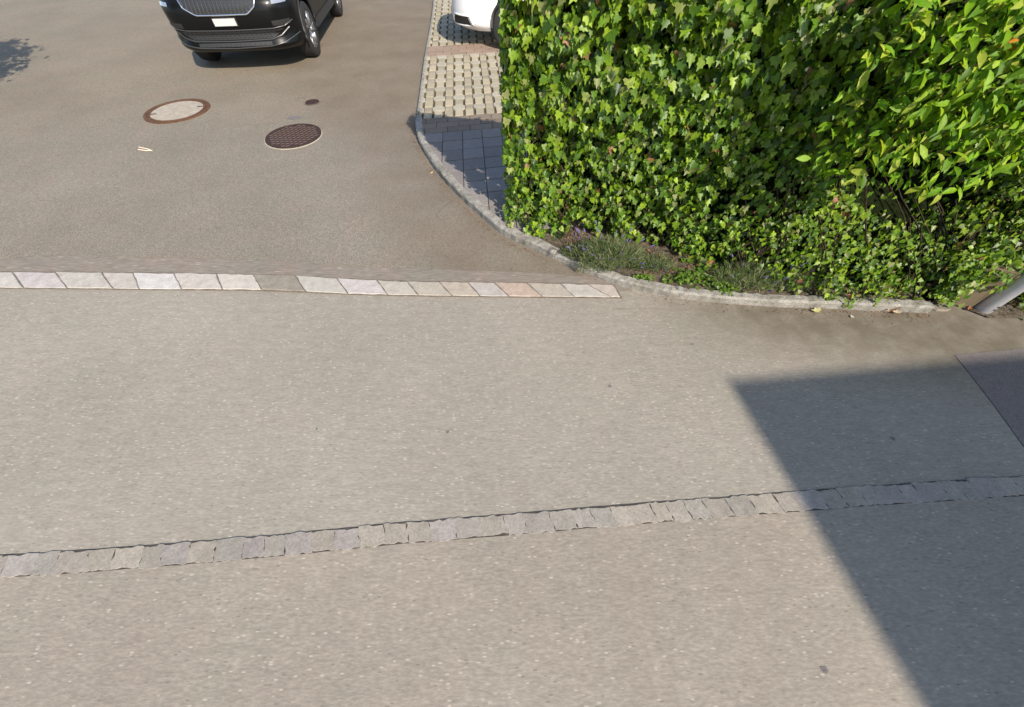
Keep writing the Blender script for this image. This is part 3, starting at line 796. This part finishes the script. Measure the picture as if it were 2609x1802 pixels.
for k, (px, py, rx, ry, z) in enumerate([(1554, 984, .012, .010, .001), (1764, 877, .012, .008, .001), (2275, 1118, .012, .012, .001), (1140, 1100, .011, .009, .001), (553, 582, .018, .014, .0078), (1228, 607, .016, .012, .0078), (884, 25, .10, .05, .0078), (2100, 1706, .014, .014, .0015), (807, 1093, .009, .006, .001)]):
    m.poly(blob(px, py, rx, ry, z, k))
tag(m.build('stain', M_stain), 'small dark spots of old gum and oil on the asphalt', kind='structure')

# ------------------------------------------------------------------ manholes
M_rust, nt_, b_ = newmat('rusty_iron', rough=.75, spec=.4)
nt_.links.new(ramp(nt_, noise_n(nt_, pos(nt_), 26, 6, .7), [(.3, alb((88, 62, 42))), (.55, alb((128, 88, 56))), (.72, alb((150, 118, 82)))]), b_.inputs['Base Color'])
bump(nt_, b_, noise_n(nt_, pos(nt_), 90, 4), .5, .003)
M_conc, nt_, b_ = newmat('manhole_concrete', rough=.9, spec=.25)
c = ramp(nt_, noise_n(nt_, pos(nt_), 16, 6, .7), [(.3, alb((196, 182, 162))), (.55, alb((222, 211, 192))), (.72, alb((232, 222, 206)))])
c = mix(nt_, 'MULTIPLY', .6, c, ramp(nt_, noise_n(nt_, pos(nt_), 90, 3), [(.35, grey(.6)), (.5, grey(1.05))]))
nt_.links.new(c, b_.inputs['Base Color'])
M_iron, nt_, b_ = newmat('cast_iron', rough=.6, spec=.4, metal=.0)
nt_.links.new(ramp(nt_, noise_n(nt_, pos(nt_), 40, 5), [(.3, alb((66, 46, 38))), (.7, alb((92, 68, 56)))]), b_.inputs['Base Color'])
M_ironr, _, _ = newmat('worn_iron', col=alb((132, 110, 96)), rough=.45, spec=.6)
def disc(m, r, z, seg=48): m.lathe([(0.0001, z), (r, z)], seg)
c = gp(453.5, 284.5); r = (gp(538, 284).x - gp(369, 284).x) / 2 * .885
mh = empty('manhole', (c.x, c.y, .006), label='round manhole with pale concrete centre and rusty iron ring', cat='manhole', group='manhole covers in the forecourt')
m = MB(); m.lathe([(r * .80, -.005), (r * .80, .010), (r * .86, .011), (r * .865, .006), (r * .90, .006), (r * .905, .011), (r, .010), (r * 1.01, -.002)], 64); m.build('iron_ring', M_rust, mh)
m = MB(); disc(m, r * .805, .0075, 64); m.build('concrete_cover', M_conc, mh)
m = MB()
for a in (R(205), R(28)):
    q = (math.cos(a) * r * .72, math.sin(a) * r * .72); m.box((q[0], q[1], .0085), (.085, .026, .003), None, a * 0 + .25)
m.build('lifting_slot', M_dark, mh)
c = gp(749.5, 348); r = (gp(824, 347).x - gp(676, 347).x) / 2 * .935
mh = empty('manhole', (c.x, c.y, .006), label='dark brown cast iron manhole cover with ribbed pattern', cat='manhole', group='manhole covers in the forecourt')
m = MB(); m.lathe([(r * .975, -.004), (r * .975, .007), (r * .995, .007), (r * 1.01, .003), (r * 1.01, -.004)], 64); mo = m.build('mortar_ring', M_conc, mh); mo.location = (.004, -.016, -.001)
m = MB(); m.lathe([(0.0001, .006), (r * .95, .006), (r * .955, .010), (r * .975, .010), (r * .976, 0)], 64); m.build('iron_cover', M_iron, mh)
m = MB()
for i in range(-6, 7):
    for j in range(-6, 7):
        x, y = (i + .5 * (j % 2)) * r * .165, j * r * .165
        if math.hypot(x, y) < r * .84: m.box((x, y, .0085), (.044, .011, .005), None, R(45) if (i + j) % 2 else R(38))
m.build('raised_ribs', M_ironr, mh)
c = gp(796, 262)
vb = empty('valve_cap', (c.x, c.y, .006), label='small dark iron valve cap in cracked asphalt above the iron manhole', cat='valve cap')
m = MB(); m.lathe([(.0001, .004), (.075, .005), (.08, .008), (.092, .007), (.098, -.001)], 28); m.build('cap', M_iron, vb)
crack([(778, 252), (762, 250), (757, 258)], .006, 'crack', 'curved crack beside the small valve cap')
crack([(775, 268), (790, 271), (808, 268), (818, 262)], .006, 'crack', 'crack under the small valve cap')
m = MB(); m.poly(blob(820, 273, .022, .016, .0078, 3)); m.poly(blob(750, 302, .12, .06, .0078, 5))
tag(m.build('stain', M_stain), 'dark damp patch behind the iron manhole', kind='structure')

crack([(60, 520), (110, 512), (150, 516), (205, 506), (248, 509)], .0014, 'crack', 'hairline crack at the near left of the forecourt')
crack([(700, 316), (660, 322), (630, 318), (598, 326)], .003, 'crack', 'short crack running left from the iron manhole')
# ------------------------------------------------------------------ post and pole at the right
M_wood, nt_, b_ = newmat('weathered_wood', rough=.85, spec=.25)
c = ramp(nt_, noise_n(nt_, pos(nt_, (14, 14, 1.2)), 4, 6, .7), [(.3, alb((122, 106, 82))), (.7, alb((172, 154, 124)))]); nt_.links.new(c, b_.inputs['Base Color'])
M_galv, nt_, b_ = newmat('galvanised_steel', rough=.42, metal=.55, spec=.5)
c = ramp(nt_, noise_n(nt_, pos(nt_), 12, 5, .6), [(.3, (.46, .47, .49)), (.7, (.62, .63, .65))]); nt_.links.new(c, b_.inputs['Base Color'])
q = gp(2437, 778)
wp = empty('wooden_post', (q.x, q.y + .02, 0), label='tan wooden post half hidden by ivy, left of the metal pole', cat='post', rz=R(-24))
m = MB(); m.prism([(-.085, -.03), (.085, -.03), (.085, .03), (-.085, .03)], -.03, .36, None, .006); m.build('post', M_wood, wp)
q = gp(2499, 789)
pl = empty('metal_pole', (q.x, q.y, 0), label='round galvanised metal pole standing at the right edge', cat='pole')
pr = .056
m = MB(); m.lathe([(pr * .9, -.02), (pr, .0), (pr, 3.4)], 40); m.build('tube', M_galv, pl, smooth=True)
m = MB(); m.lathe([(.0001, 3.405), (pr * 1.05, 3.40), (pr * 1.05, 3.36)], 30); m.build('cap', M_galv, pl, smooth=True)
for a, z in ((-.62, .055), (-.62, .085)):
    m = MB(); nrm = Vector((math.sin(a) * 1, -math.cos(a), 0)); nrm = Vector((.05, -1, 0)).normalized()
    p = nrm * (pr + .0005) + Vector((0, 0, z)); m.tube([p, p + nrm * .004], .0065, 10); m.build('hole_disc', M_dark, pl)  # dark disc painted on as the shaded inside of a hole
# ivy creeping on the ground right of the pole
n = 700; c0 = gp(2590, 782)
P = np.column_stack([rng.normal(c0.x + .28, .20, n), rng.normal(c0.y + .09, .085, n), rng.uniform(.0, .09, n)])
k_ = P[:, 0] > c0.x - .10; P = P[k_]; n = len(P)
gi = empty('ground_ivy', (c0.x + .2, c0.y, 0), label='low dark ivy creeping on the ground right of the metal pole', cat='ivy')
leaf_cloud('leaves', IV, IF, P - np.array([c0.x + .2, c0.y, 0]), rng.normal(0, .5, (n, 3)) + [0, -.2, 1], rng.normal(0, 1, (n, 3)) * [1, 1, .3], rng.uniform(.025, .05, n), pal[rng.integers(0, 7, n)] * .7, M_ivy, gi)
m = MB()
for k in range(14):
    a = Vector((-.32, .05, .01)); pts = [a + Vector((s * .07, jit(.05) - .01 * s, .02 + jit(.012))) for s in range(8)]; m.tube(pts, .003, 5)
m.build('stem', M_bark, gi)

# ------------------------------------------------------------------ cars
def smooth_mat_paint(name, col, rough=.25, coat=1.0, metal=0):
    m, nt, b = newmat(name, col=col, rough=rough, coat=coat, metal=metal); b.inputs['Coat Roughness'].default_value = .04; b.inputs['Specular IOR Level'].default_value = .2; return m
M_blk = smooth_mat_paint('black_paint', (.004, .0045, .005), .35, .12)
M_wht = smooth_mat_paint('white_paint', (.80, .80, .80), .35)
M_plas, nt_, b_ = newmat('black_plastic', col=(.020, .020, .020), rough=.55)
M_chrome, _, _ = newmat('chrome', col=(.75, .76, .78), rough=.12, metal=1)
M_glass, _, _ = newmat('car_glass', col=(.012, .014, .016), rough=.05, spec=.7)
M_rub, _, _ = newmat('tyre_rubber', col=(.018, .018, .018), rough=.8)
M_alloy, _, _ = newmat('alloy', col=(.42, .42, .43), rough=.3, metal=.85)
M_plate, _, _ = newmat('number_plate', col=(.50, .50, .49), rough=.5)
M_lamp, _, _ = newmat('lamp_glass', col=(.45, .47, .5), rough=.08, metal=.6)
M_amber, _, _ = newmat('amber_lens', col=(.6, .16, .02), rough=.2)

class Car:
    def __init__(s, hl, hw, r, Ff, Wf, belt, hood, crown=.07):
        s.hl, s.hw, s.r, s.Ff, s.Wf, s.belt, s.hood, s.crown = hl, hw, r, Ff, Wf, belt, hood, crown
    def F(s, z): return s.hl + np.interp(z, *s.Ff)
    def W(s, z): return s.hw + np.interp(z, *s.Wf)
    def front(s, x, z):
        """y of the nose surface"""
        w_, r = s.W(z), s.r; a = abs(x); y = -s.F(z) + s.crown * (a / w_) ** 2
        if a > w_ - r: y += r - math.sqrt(max(0, r * r - (a - (w_ - r)) ** 2))
        return float(y)
    def outline(s, z):
        w_, r = s.W(z), s.r; xs = list(np.linspace(0, w_ - r, 9))
        half = [(x, s.front(x, z)) for x in xs]
        half += [((w_ - r) + r * math.sin(t), s.front((w_ - r) + r * math.sin(t) * .9999, z)) for t in np.linspace(0, math.pi / 2, 10)[1:]]
        yb = s.hl + np.interp(z, *s.Ff) * .4; y_s = half[-1][1]
        half += [(w_, y) for y in np.linspace(y_s, yb - r, 26)[1:]]
        half += [((w_ - r) + r * math.cos(t), yb - r + r * math.sin(t)) for t in np.linspace(0, math.pi / 2, 8)[1:]]
        half += [(x, yb + 0.0) for x in np.linspace(w_ - r, 0, 7)[1:]]
        return half
    def zfix(s, x, y, z):
        k = max(0, (z - s.belt + .14) / .14)             # bonnet rises towards the windscreen
        return z + k * (s.hood[1] * min(1, max(0, (y + s.hl) / s.hood[0])) - s.hood[2] * (x / s.hw) ** 2)
    def body(s, zs, name, mat, parent, arches, ar):
        mb = MB(); L = []
        for z in zs:
            h = s.outline(z); full = h + [(-x, y) for x, y in reversed(h[1:-1])]; L.append(len(mb.v)); n = len(full); nh = len(h)
            for x, y in full: mb.v.append((x, y, s.zfix(x, y, z)))
        for a, b in zip(L, L[1:]):
            for i in range(n): j = (i + 1) % n; mb.f.append((a + i, a + j, b + j, b + i)); mb.c.append(None); mb.mi.append(0)
        for base in (L[0], L[-1]):
            rows = [(0, 0)] + [(i, n - i) for i in range(1, nh - 1)] + [(nh - 1, nh - 1)]
            for (a, a2), (b, b2) in zip(rows, rows[1:]):
                f = [base + a, base + b, base + b2, base + a2]; f = list(dict.fromkeys(f))
                mb.f.append(tuple(f)); mb.c.append(None); mb.mi.append(0)
        o = mb.build(name, mat, None, smooth=False)
        cut = MB()
        for y in arches:
            for sx in (-1, 1):
                cut.lathe([(.0001, sx * (s.hw - .30)), (ar, sx * (s.hw - .30)), (ar, sx * (s.hw + .2)), (.0001, sx * (s.hw + .2))], 40, 'x', (0, y, ar - .02))
        co = cut.build('cutter', None)
        md = o.modifiers.new('b', 'BOOLEAN'); md.object = co; md.operation = 'DIFFERENCE'; md.solver = 'EXACT'
        dg = bpy.context.evaluated_depsgraph_get(); me = bpy.data.meshes.new_from_object(o.evaluated_get(dg))
        o.modifiers.clear(); old = o.data; o.data = me; me.name = name
        bpy.data.objects.remove(co); o.parent = parent
        for p in me.polygons: p.use_smooth = True
        me.set_sharp_from_angle(angle=R(32))
        return o
    def pt(s, x, z, off): 
        e = .01; n = Vector((s.front(x + e, z) - s.front(x - e, z), -2 * e, 0)).normalized()
        zz = (s.F(z + e) - s.F(z - e)) / (2 * e)
        y = s.front(x, z); return Vector((x + n.x * off, y + n.y * off, s.zfix(x, y, z)))
    def patch(s, name, mat, parent, xl, xr, zb, zt, off, nx=16, nz=4):
        """panel on the nose; xl, xr functions of z"""
        mb = MB()
        for j in range(nz + 1):
            z = zb + (zt - zb) * j / nz
            for i in range(nx + 1):
                x = xl(z) + (xr(z) - xl(z)) * i / nx; mb.v.append(tuple(s.pt(x, z, off)))
        for j in range(nz):
            for i in range(nx): a = j * (nx + 1) + i; mb.f.append((a, a + 1, a + nx + 2, a + nx + 1)); mb.c.append(None); mb.mi.append(0)
        return mb.build(name, mat, parent, smooth=True)
    def line(s, mb, pts, r, off, n=6, sub=6, closed=False):
        Q = []
        P = pts + ([pts[0]] if closed else [])
        for a, b in zip(P, P[1:]):
            for k in range(sub): t = k / sub; Q.append(s.pt(a[0] + (b[0] - a[0]) * t, a[1] + (b[1] - a[1]) * t, off))
        if not closed: Q.append(s.pt(P[-1][0], P[-1][1], off))
        mb.tube(Q, r, n, None, closed)

def make_wheel(parent, x, y, rad, side, spokes=5, steer=0):
    wh = bpy.data.objects.new('wheel', None); sc.collection.objects.link(wh); wh.parent = parent; wh.location = (x, y, rad); wh.rotation_euler = (0, 0, steer)
    tw = .105; m = MB(); rr = rad * .67
    prof = [(rr, -tw), (rad * .93, -tw), (rad * .985, -tw * .86), (rad, -tw * .6), (rad, tw * .6), (rad * .985, tw * .86), (rad * .93, tw), (rr, tw)]
    m.lathe(prof, 56, 'x'); m.build('tyre', M_rub, wh, smooth=True)
    m = MB(); ho_ = side * tw
    m.lathe([(rr * .9, -tw), (rr * 1.0, -tw * .9), (rr * .92, -tw * .5), (rr * .92, ho_ * .7), (rr * .99, ho_ * .98), (rr * .93, ho_ * .9)] if side > 0 else
            [(rr * .9, tw), (rr * 1.0, tw * .9), (rr * .92, tw * .5), (rr * .92, ho_ * .7), (rr * .99, ho_ * .98), (rr * .93, ho_ * .9)], 48, 'x')
    for k in range(spokes):
        for d in (-.15, .15):
            a = 2 * math.pi * k / spokes + d * .55; b = 2 * math.pi * k / spokes + d * 1.35
            p0 = Vector((ho_ * .78, math.cos(a) * .045, math.sin(a) * .045)); p1 = Vector((ho_ * .88, math.cos(b) * rr * .95, math.sin(b) * rr * .95))
            m.tube([p0, p0.lerp(p1, .5), p1], [.021, .015, .017], 6)
    m.lathe([(.0001, ho_ * .86), (.05, ho_ * .84), (.06, ho_ * .7)], 24, 'x')
    m.build('rim', M_alloy, wh, smooth=True)
    m = MB(); m.lathe([(.0001, ho_ * .35), (rr * .62, ho_ * .35)], 32, 'x'); m.build('brake_disc', M_plas, wh)
    return wh

def cabin(car, parent, paint, zb, zt, yf0, yf1, yr0, yr1, w0, w1):
    m = MB(); n = 12
    def ring(z, yf, yr, w_):
        p = []
        for (cx, cy, a0) in ((w_ - .16, yf + .16, -90), (w_ - .16, yr - .16, 0), (-w_ + .16, yr - .16, 90), (-w_ + .16, yf + .16, 180)):
            for k in range(6): a = R(a0 + k * 18); p.append((cx + .16 * math.cos(a), cy + .16 * math.sin(a), z))
        return p
    lv = [(0, 0), (.35, 1.1), (.7, 1.05), (1, 1)]
    A = [ring(zb + (zt - zb) * t, yf0 + (yf1 - yf0) * t, yr0 + (yr1 - yr0) * t ** 1.6, w0 + (w1 - w0) * t ** 1.3) for t in (0, .33, .66, 1)]
    for r_ in A: m.v += r_
    k = 24
    for j in range(3):
        for i in range(k): i2 = (i + 1) % k; m.f.append((j * k + i, j * k + i2, (j + 1) * k + i2, (j + 1) * k + i)); m.c.append(None); m.mi.append(0)
    m.build('window', M_glass, parent, smooth=True)
    m = MB(); r0 = ring(zt + .002, yf1, yr1, w1); r1 = ring(zt + .045, yf1 + .16, yr1 - .1, w1 - .12)
    m.v += r0 + r1
    for i in range(k): i2 = (i + 1) % k; m.f.append((i, i2, k + i2, k + i)); m.c.append(None); m.mi.append(0)
    m.f.append(tuple(range(k, 2 * k))); m.c.append(None); m.mi.append(0); m.build('roof', paint, parent, smooth=True)
    m = MB()
    for sx in (-1, 1):
        for t0, y0_, y1_ in ((0, yf0 + .08, yf1 + .08), (0, (yf0 + yr0) / 2 + .1, (yf1 + yr1) / 2 + .1), (0, yr0 - .08, yr1 - .08)):
            m.tube([(sx * (w0 + .004), y0_, zb), (sx * (w0 + (w1 - w0) * .5 + .012), (y0_ + y1_) / 2, (zb + zt) / 2 + .02), (sx * (w1 + .004), y1_, zt)], .035, 6)
    m.build('pillars', paint, parent, smooth=True)
    for sx in (-1, 1):
        m = MB(); c = (sx * (w0 + .19), yf0 + .35, zb + .10)
        m.prism([(c[0] - .10, c[1] - .05), (c[0] + .10, c[1] - .04), (c[0] + .10, c[1] + .07), (c[0] - .10, c[1] + .07)], zb + .04, zb + .19, None, .03)
        m.build('side_mirror', paint, parent, smooth=False)

# --- black SUV
suv = empty('parked_car', (0, 0, 0), label='black sport utility car parked on the forecourt facing the street', cat='car')
hx = R(-7.0 * -1)
fc = Vector((-4.13, 6.98, 0)); rear = Vector((-math.sin(hx), math.cos(hx), 0))
ctr = fc + rear * 2.19; suv.location = (ctr.x, ctr.y, .006); suv.rotation_euler = (0, 0, hx)
cs = Car(2.19, .92, .36, ([.28, .31, .36, .42, .50, .58, .70, .80, .88, .94, .98], [-.09, -.02, 0, -.03, -.05, -.02, -.01, -.02, -.06, -.14, -.30]),
         ([.28, .34, .5, .8, .95, .98], [-.04, -.01, 0, 0, -.04, -.10]), .95, (1.25, .12, .05))
cs.body([.275, .30, .33, .36, .40, .43, .47, .52, .56, .60, .66, .73, .80, .86, .90, .93, .955, .975], 'body', M_blk, suv, (-1.34, 1.30), .40)
cabin(cs, suv, M_blk, 1.03, 1.55, -1.0, -.30, 2.12, 1.80, .83, .66)
for y in (-1.34, 1.30):
    for sx in (-1, 1): make_wheel(suv, sx * .82, y, .345, sx)
g_l = lambda z: -np.interp(z, [.715, .79, .90], [.355, .475, .515]); g_r = lambda z: -g_l(z)
cs.patch('grille', M_plas, suv, g_l, g_r, .722, .915, .006, 30, 6)
gr = suv.children[-1]
mb = MB()
for i in range(-9, 10):
    x = i * .052
    zb_ = .725 if abs(x) < .34 else float(np.interp(abs(x), [.355, .475, .515], [.73, .80, .90]))
    cs.line(mb, [(x, zb_), (x, .912)], .008, .014, 5, 4)
o = mb.build('grille_slats', newmat('slat_gloss', col=(.16, .17, .19), rough=.2, metal=.8)[0], gr); 
mb = MB(); cs.line(mb, [(-.515, .915), (-.512, .88), (-.478, .79), (-.37, .725), (-.33, .712), (.33, .712), (.37, .725), (.478, .79), (.512, .88), (.515, .915)], .011, .012, 8, 6, True)
mb.build('grille_frame', M_chrome, suv, smooth=True)
# plate (blank: it is blurred out in the photograph)
mb = MB(); mb.prism([(-.15, -.007), (.15, -.007), (.15, .007), (-.15, .007)], -.04, .04, None, .002)
o = mb.build('number_plate', M_plate, suv); o.location = (0, cs.front(0, .64) - .018, .635)
mb = MB(); mb.box((0, 0, 0), (.33, .012, .10)); o = mb.build('plate_holder', M_plas, suv); o.location = (0, cs.front(0, .64) - .007, .635)
# lower grille with honeycomb
lw = lambda z: -np.interp(z, [.43, .53], [.56, .74])
cs.patch('lower_grille', M_plas, suv, lw, lambda z: -lw(z), .432, .528, .004, 40, 3); lg = suv.children[-1]
mb = MB()
for j, z in enumerate((.445, .468, .491, .514)):
    hwid = .57 + (z - .43) * 1.7
    x = -hwid + (.03 if j % 2 else 0)
    while x < hwid - .05: cs.line(mb, [(x, z), (x + .012, z + .009), (x + .038, z + .009), (x + .05, z)], .0036, .010, 4, 2); x += .062
M_gloss, _, _ = newmat('gloss_black', col=(.03, .03, .032), rough=.25)
mb.build('honeycomb', M_gloss, lg)
mb = MB()
cs.line(mb, [(-.86, .60), (-.76, .555), (-.60, .540), (0, .535), (.60, .540), (.76, .555), (.86, .60)], .007, .008, 6, 8)
cs.line(mb, [(-.80, .53), (-.68, .455), (-.55, .42), (0, .415), (.55, .42), (.68, .455), (.80, .53)], .008, .010, 6, 8)
cs.line(mb, [(-.89, .44), (-.70, .375), (-.5, .345), (0, .335), (.5, .345), (.70, .375), (.89, .44)], .007, .008, 6, 8)
M_satin, _, _ = newmat('satin_trim', col=(.05, .05, .05), rough=.35)
mb.build('bumper_trim', M_satin, suv)
cs.patch('air_slot', M_plas, suv, lambda z: -.52, lambda z: .52, .355, .398, .004, 30, 2); sl_ = suv.children[-1]
mb = MB()
for i in range(-7, 8): mb_x = i * .07; cs.line(mb, [(mb_x, .36), (mb_x, .395)], .003, .008, 4, 2)
mb.build('slot_bars', M_gloss, sl_)
for sx in (-1, 1):
    a, b = (.56, .885) if sx > 0 else (-.885, -.56)
    cs.patch('headlight', M_lamp, suv, (lambda z, a=a: a), (lambda z, b=b: b), .905, .95, .006, 14, 3); hl_ = suv.children[-1]
    mb = MB(); cs.line(mb, [(sx * .55, .900), (sx * .72, .897), (sx * .87, .903)], .007, .010, 6, 6); mb.build('light_strip', M_chrome, hl_)
    mb = MB(); cs.line(mb, [(sx * .56, .912), (sx * .72, .91)], .004, .012, 5, 4); mb.build('indicator', M_amber, hl_)
    a, b = (.70, .86) if sx > 0 else (-.86, -.70)
    cs.patch('fog_light', M_lamp, suv, (lambda z, a=a: a), (lambda z, b=b: b), .80, .845, .004, 8, 2)
    a, b = (.62, .84) if sx > 0 else (-.84, -.62)
    cs.patch('bumper_recess', M_plas, suv, (lambda z, a=a: a + (.08 if a > 0 else 0) * (z - .56) * 20 * 0), (lambda z, b=b: b), .565, .625, .003, 10, 2)
    mb = MB()
    for y in (-1.34, 1.30):
        pts = [(sx * .925, y + .415 * math.cos(t), .38 + .415 * math.sin(t)) for t in np.linspace(-.25, math.pi + .25, 22)]; mb.tube(pts, .017, 6)
    mb.build('arch_trim', M_plas, suv, smooth=True)
    mb = MB(); mb.prism([(sx * .90, -.93), (sx * .93, -.93), (sx * .93, .89), (sx * .90, .89)][::sx], .28, .40, None, .01); mb.build('sill', M_plas, suv)
    for y in (-.1, .85):
        mb = MB(); mb.tube([(sx * .935, y, .90), (sx * .955, y + .02, .905), (sx * .955, y + .17, .905), (sx * .935, y + .19, .90)], .012, 6); mb.build('door_handle', M_blk, suv, smooth=True)

# --- white hatchback behind the hedge end, nose to the left
wc = empty('parked_car', (0, 0, 0), label='white car on the grass pavers, partly hidden behind the ivy hedge', cat='car')
cw_ = Car(2.05, .87, .42, ([.25, .29, .34, .42, .50, .60, .70, .78, .84, .88], [-.14, -.05, -.01, 0, -.01, -.03, -.06, -.10, -.20, -.34]),
          ([.25, .32, .5, .75, .86, .88], [-.10, -.03, 0, 0, -.05, -.10]), .86, (1.15, .12, .05), .10)
wc.location = (-1.07 + 2.05, 8.92, .045); wc.rotation_euler = (0, 0, R(-88))
cw_.body([.245, .27, .30, .34, .38, .42, .46, .50, .55, .60, .66, .72, .77, .81, .84, .86, .875], 'body', M_wht, wc, (-1.02, 1.30), .355)
cabin(cw_, wc, M_wht, .93, 1.40, -1.0, -.25, 1.95, 1.55, .78, .60)
for y in (-1.02, 1.30):
    for sx in (-1, 1): make_wheel(wc, sx * .775, y, .315, sx, 7)
for sx in (-1, 1):
    a, b = (.56, .81) if sx > 0 else (-.81, -.56)
    cw_.patch('air_intake', M_plas, wc, (lambda z, a=a, sx=sx: a + (.0 if sx < 0 else (z - .33) * .6)), (lambda z, b=b, sx=sx: b - (0 if sx > 0 else (z - .33) * .6)), .33, .44, .005, 10, 3); ai = wc.children[-1]
    mb = MB(); x0_, x1_ = sx * .54, sx * .825
    cw_.line(mb, [(x0_, .318), (x1_, .325), (x1_, .45), (sx * .62, .452)], .012, .004, 6, 5, True); mb.build('intake_frame', M_wht, ai, smooth=True)
    a, b = (.50, .82) if sx > 0 else (-.82, -.50)
    cw_.patch('headlight', M_lamp, wc, (lambda z, a=a: a), (lambda z, b=b: b), .68, .77, .006, 12, 3)
cw_.patch('grille', M_plas, wc, lambda z: -.42, lambda z: .42, .58, .66, .005, 20, 2)
cw_.patch('lower_grille', M_plas, wc, lambda z: -.46, lambda z: .46, .33, .46, .005, 20, 2)

# ------------------------------------------------------------------ tree beyond the left edge (its shadow reaches the forecourt)
tb = Vector((-7.6, 4.2, 0))
tree = empty('tree', tb, label='leafy tree standing left of the forecourt, casting a ragged shadow', cat='tree')
mb = MB(); mb.tube([(0, 0, 0), (.03, .02, 1.2), (-.05, .05, 2.6), (0, 0, 3.8)], [.13, .10, .07, .03], 10)
ends = []
for k in range(46):
    a = random.uniform(0, 6.283); z0 = random.uniform(1.5, 3.4); L = random.uniform(.7, 1.35)
    p0 = Vector((0, 0, z0)); p1 = p0 + Vector((math.cos(a) * L, math.sin(a) * L, random.uniform(.1, .7))); mb.tube([p0, p0.lerp(p1, .5) + Vector((0, 0, .1)), p1], [.035, .02, .008], 6); ends.append((p0, p1))
mb.build('trunk', M_bark, tree)
P = []
for p0, p1 in ends:
    for k in range(300):
        q = p0.lerp(p1, random.uniform(.3, 1.1)); P.append((q.x + random.gauss(0, .12), q.y + random.gauss(0, .12), q.z + random.gauss(0, .10)))
P = np.array(P); n = len(P)
leaf_cloud('crown', LV, LF, P, rng.normal(0, .6, (n, 3)) + [0, 0, 1], rng.normal(0, 1, (n, 3)), rng.uniform(.10, .18, n), pal[rng.integers(0, 7, n)] * .8, M_ivy, tree)

# ------------------------------------------------------------------ house behind the camera (its shadow lies on the road)
HT = 6.2; Ls = HT / math.tan(SUN_EL)
corner = gp(1852, 968); corner = Vector((corner.x + SX * Ls, corner.y + SY * Ls, 0))
ed = (gp(2350, 1802) - gp(1852, 968)).normalized(); fd = (gp(2609, 902) - gp(1852, 968)).normalized()
a = corner; b = a + fd * 12; c = b + ed * 9; d = a + ed * 9
house = empty('house', corner, label='pale rendered house on the near side of the street whose shadow falls on the road', cat='house')
M_rend, nt_, b_ = newmat('render_wall', rough=.9); nt_.links.new(ramp(nt_, noise_n(nt_, pos(nt_), 3, 5), [(.3, (.45, .42, .37)), (.7, (.52, .49, .44))]), b_.inputs['Base Color'])
mb = MB(); mb.prism([tuple((q - corner).xy) for q in (d, c, b, a)], -.03, HT - .22); mb.build('wall', M_rend, house)
mb = MB(); ov = [a, b, c, d]; mb.prism([tuple((q - corner).xy) for q in (d, c, b, a)], HT - .215, HT); mb.build('roof', M_wood, house)
for lv in (1.3, 4.0):
    for k in range(4):
        p = fd * (1.6 + k * 2.8) - ed * .02; ang = math.atan2(fd.y, fd.x)
        m = MB(); m.box((p.x, p.y, lv + .1), (1.1, .08, 1.3), None, ang); o = m.build('window', M_plate, house)
        p2 = p - ed * .05; m = MB(); m.box((p2.x, p2.y, lv + .1), (.96, .03, 1.16), None, ang); m.build('pane', M_glass, o)
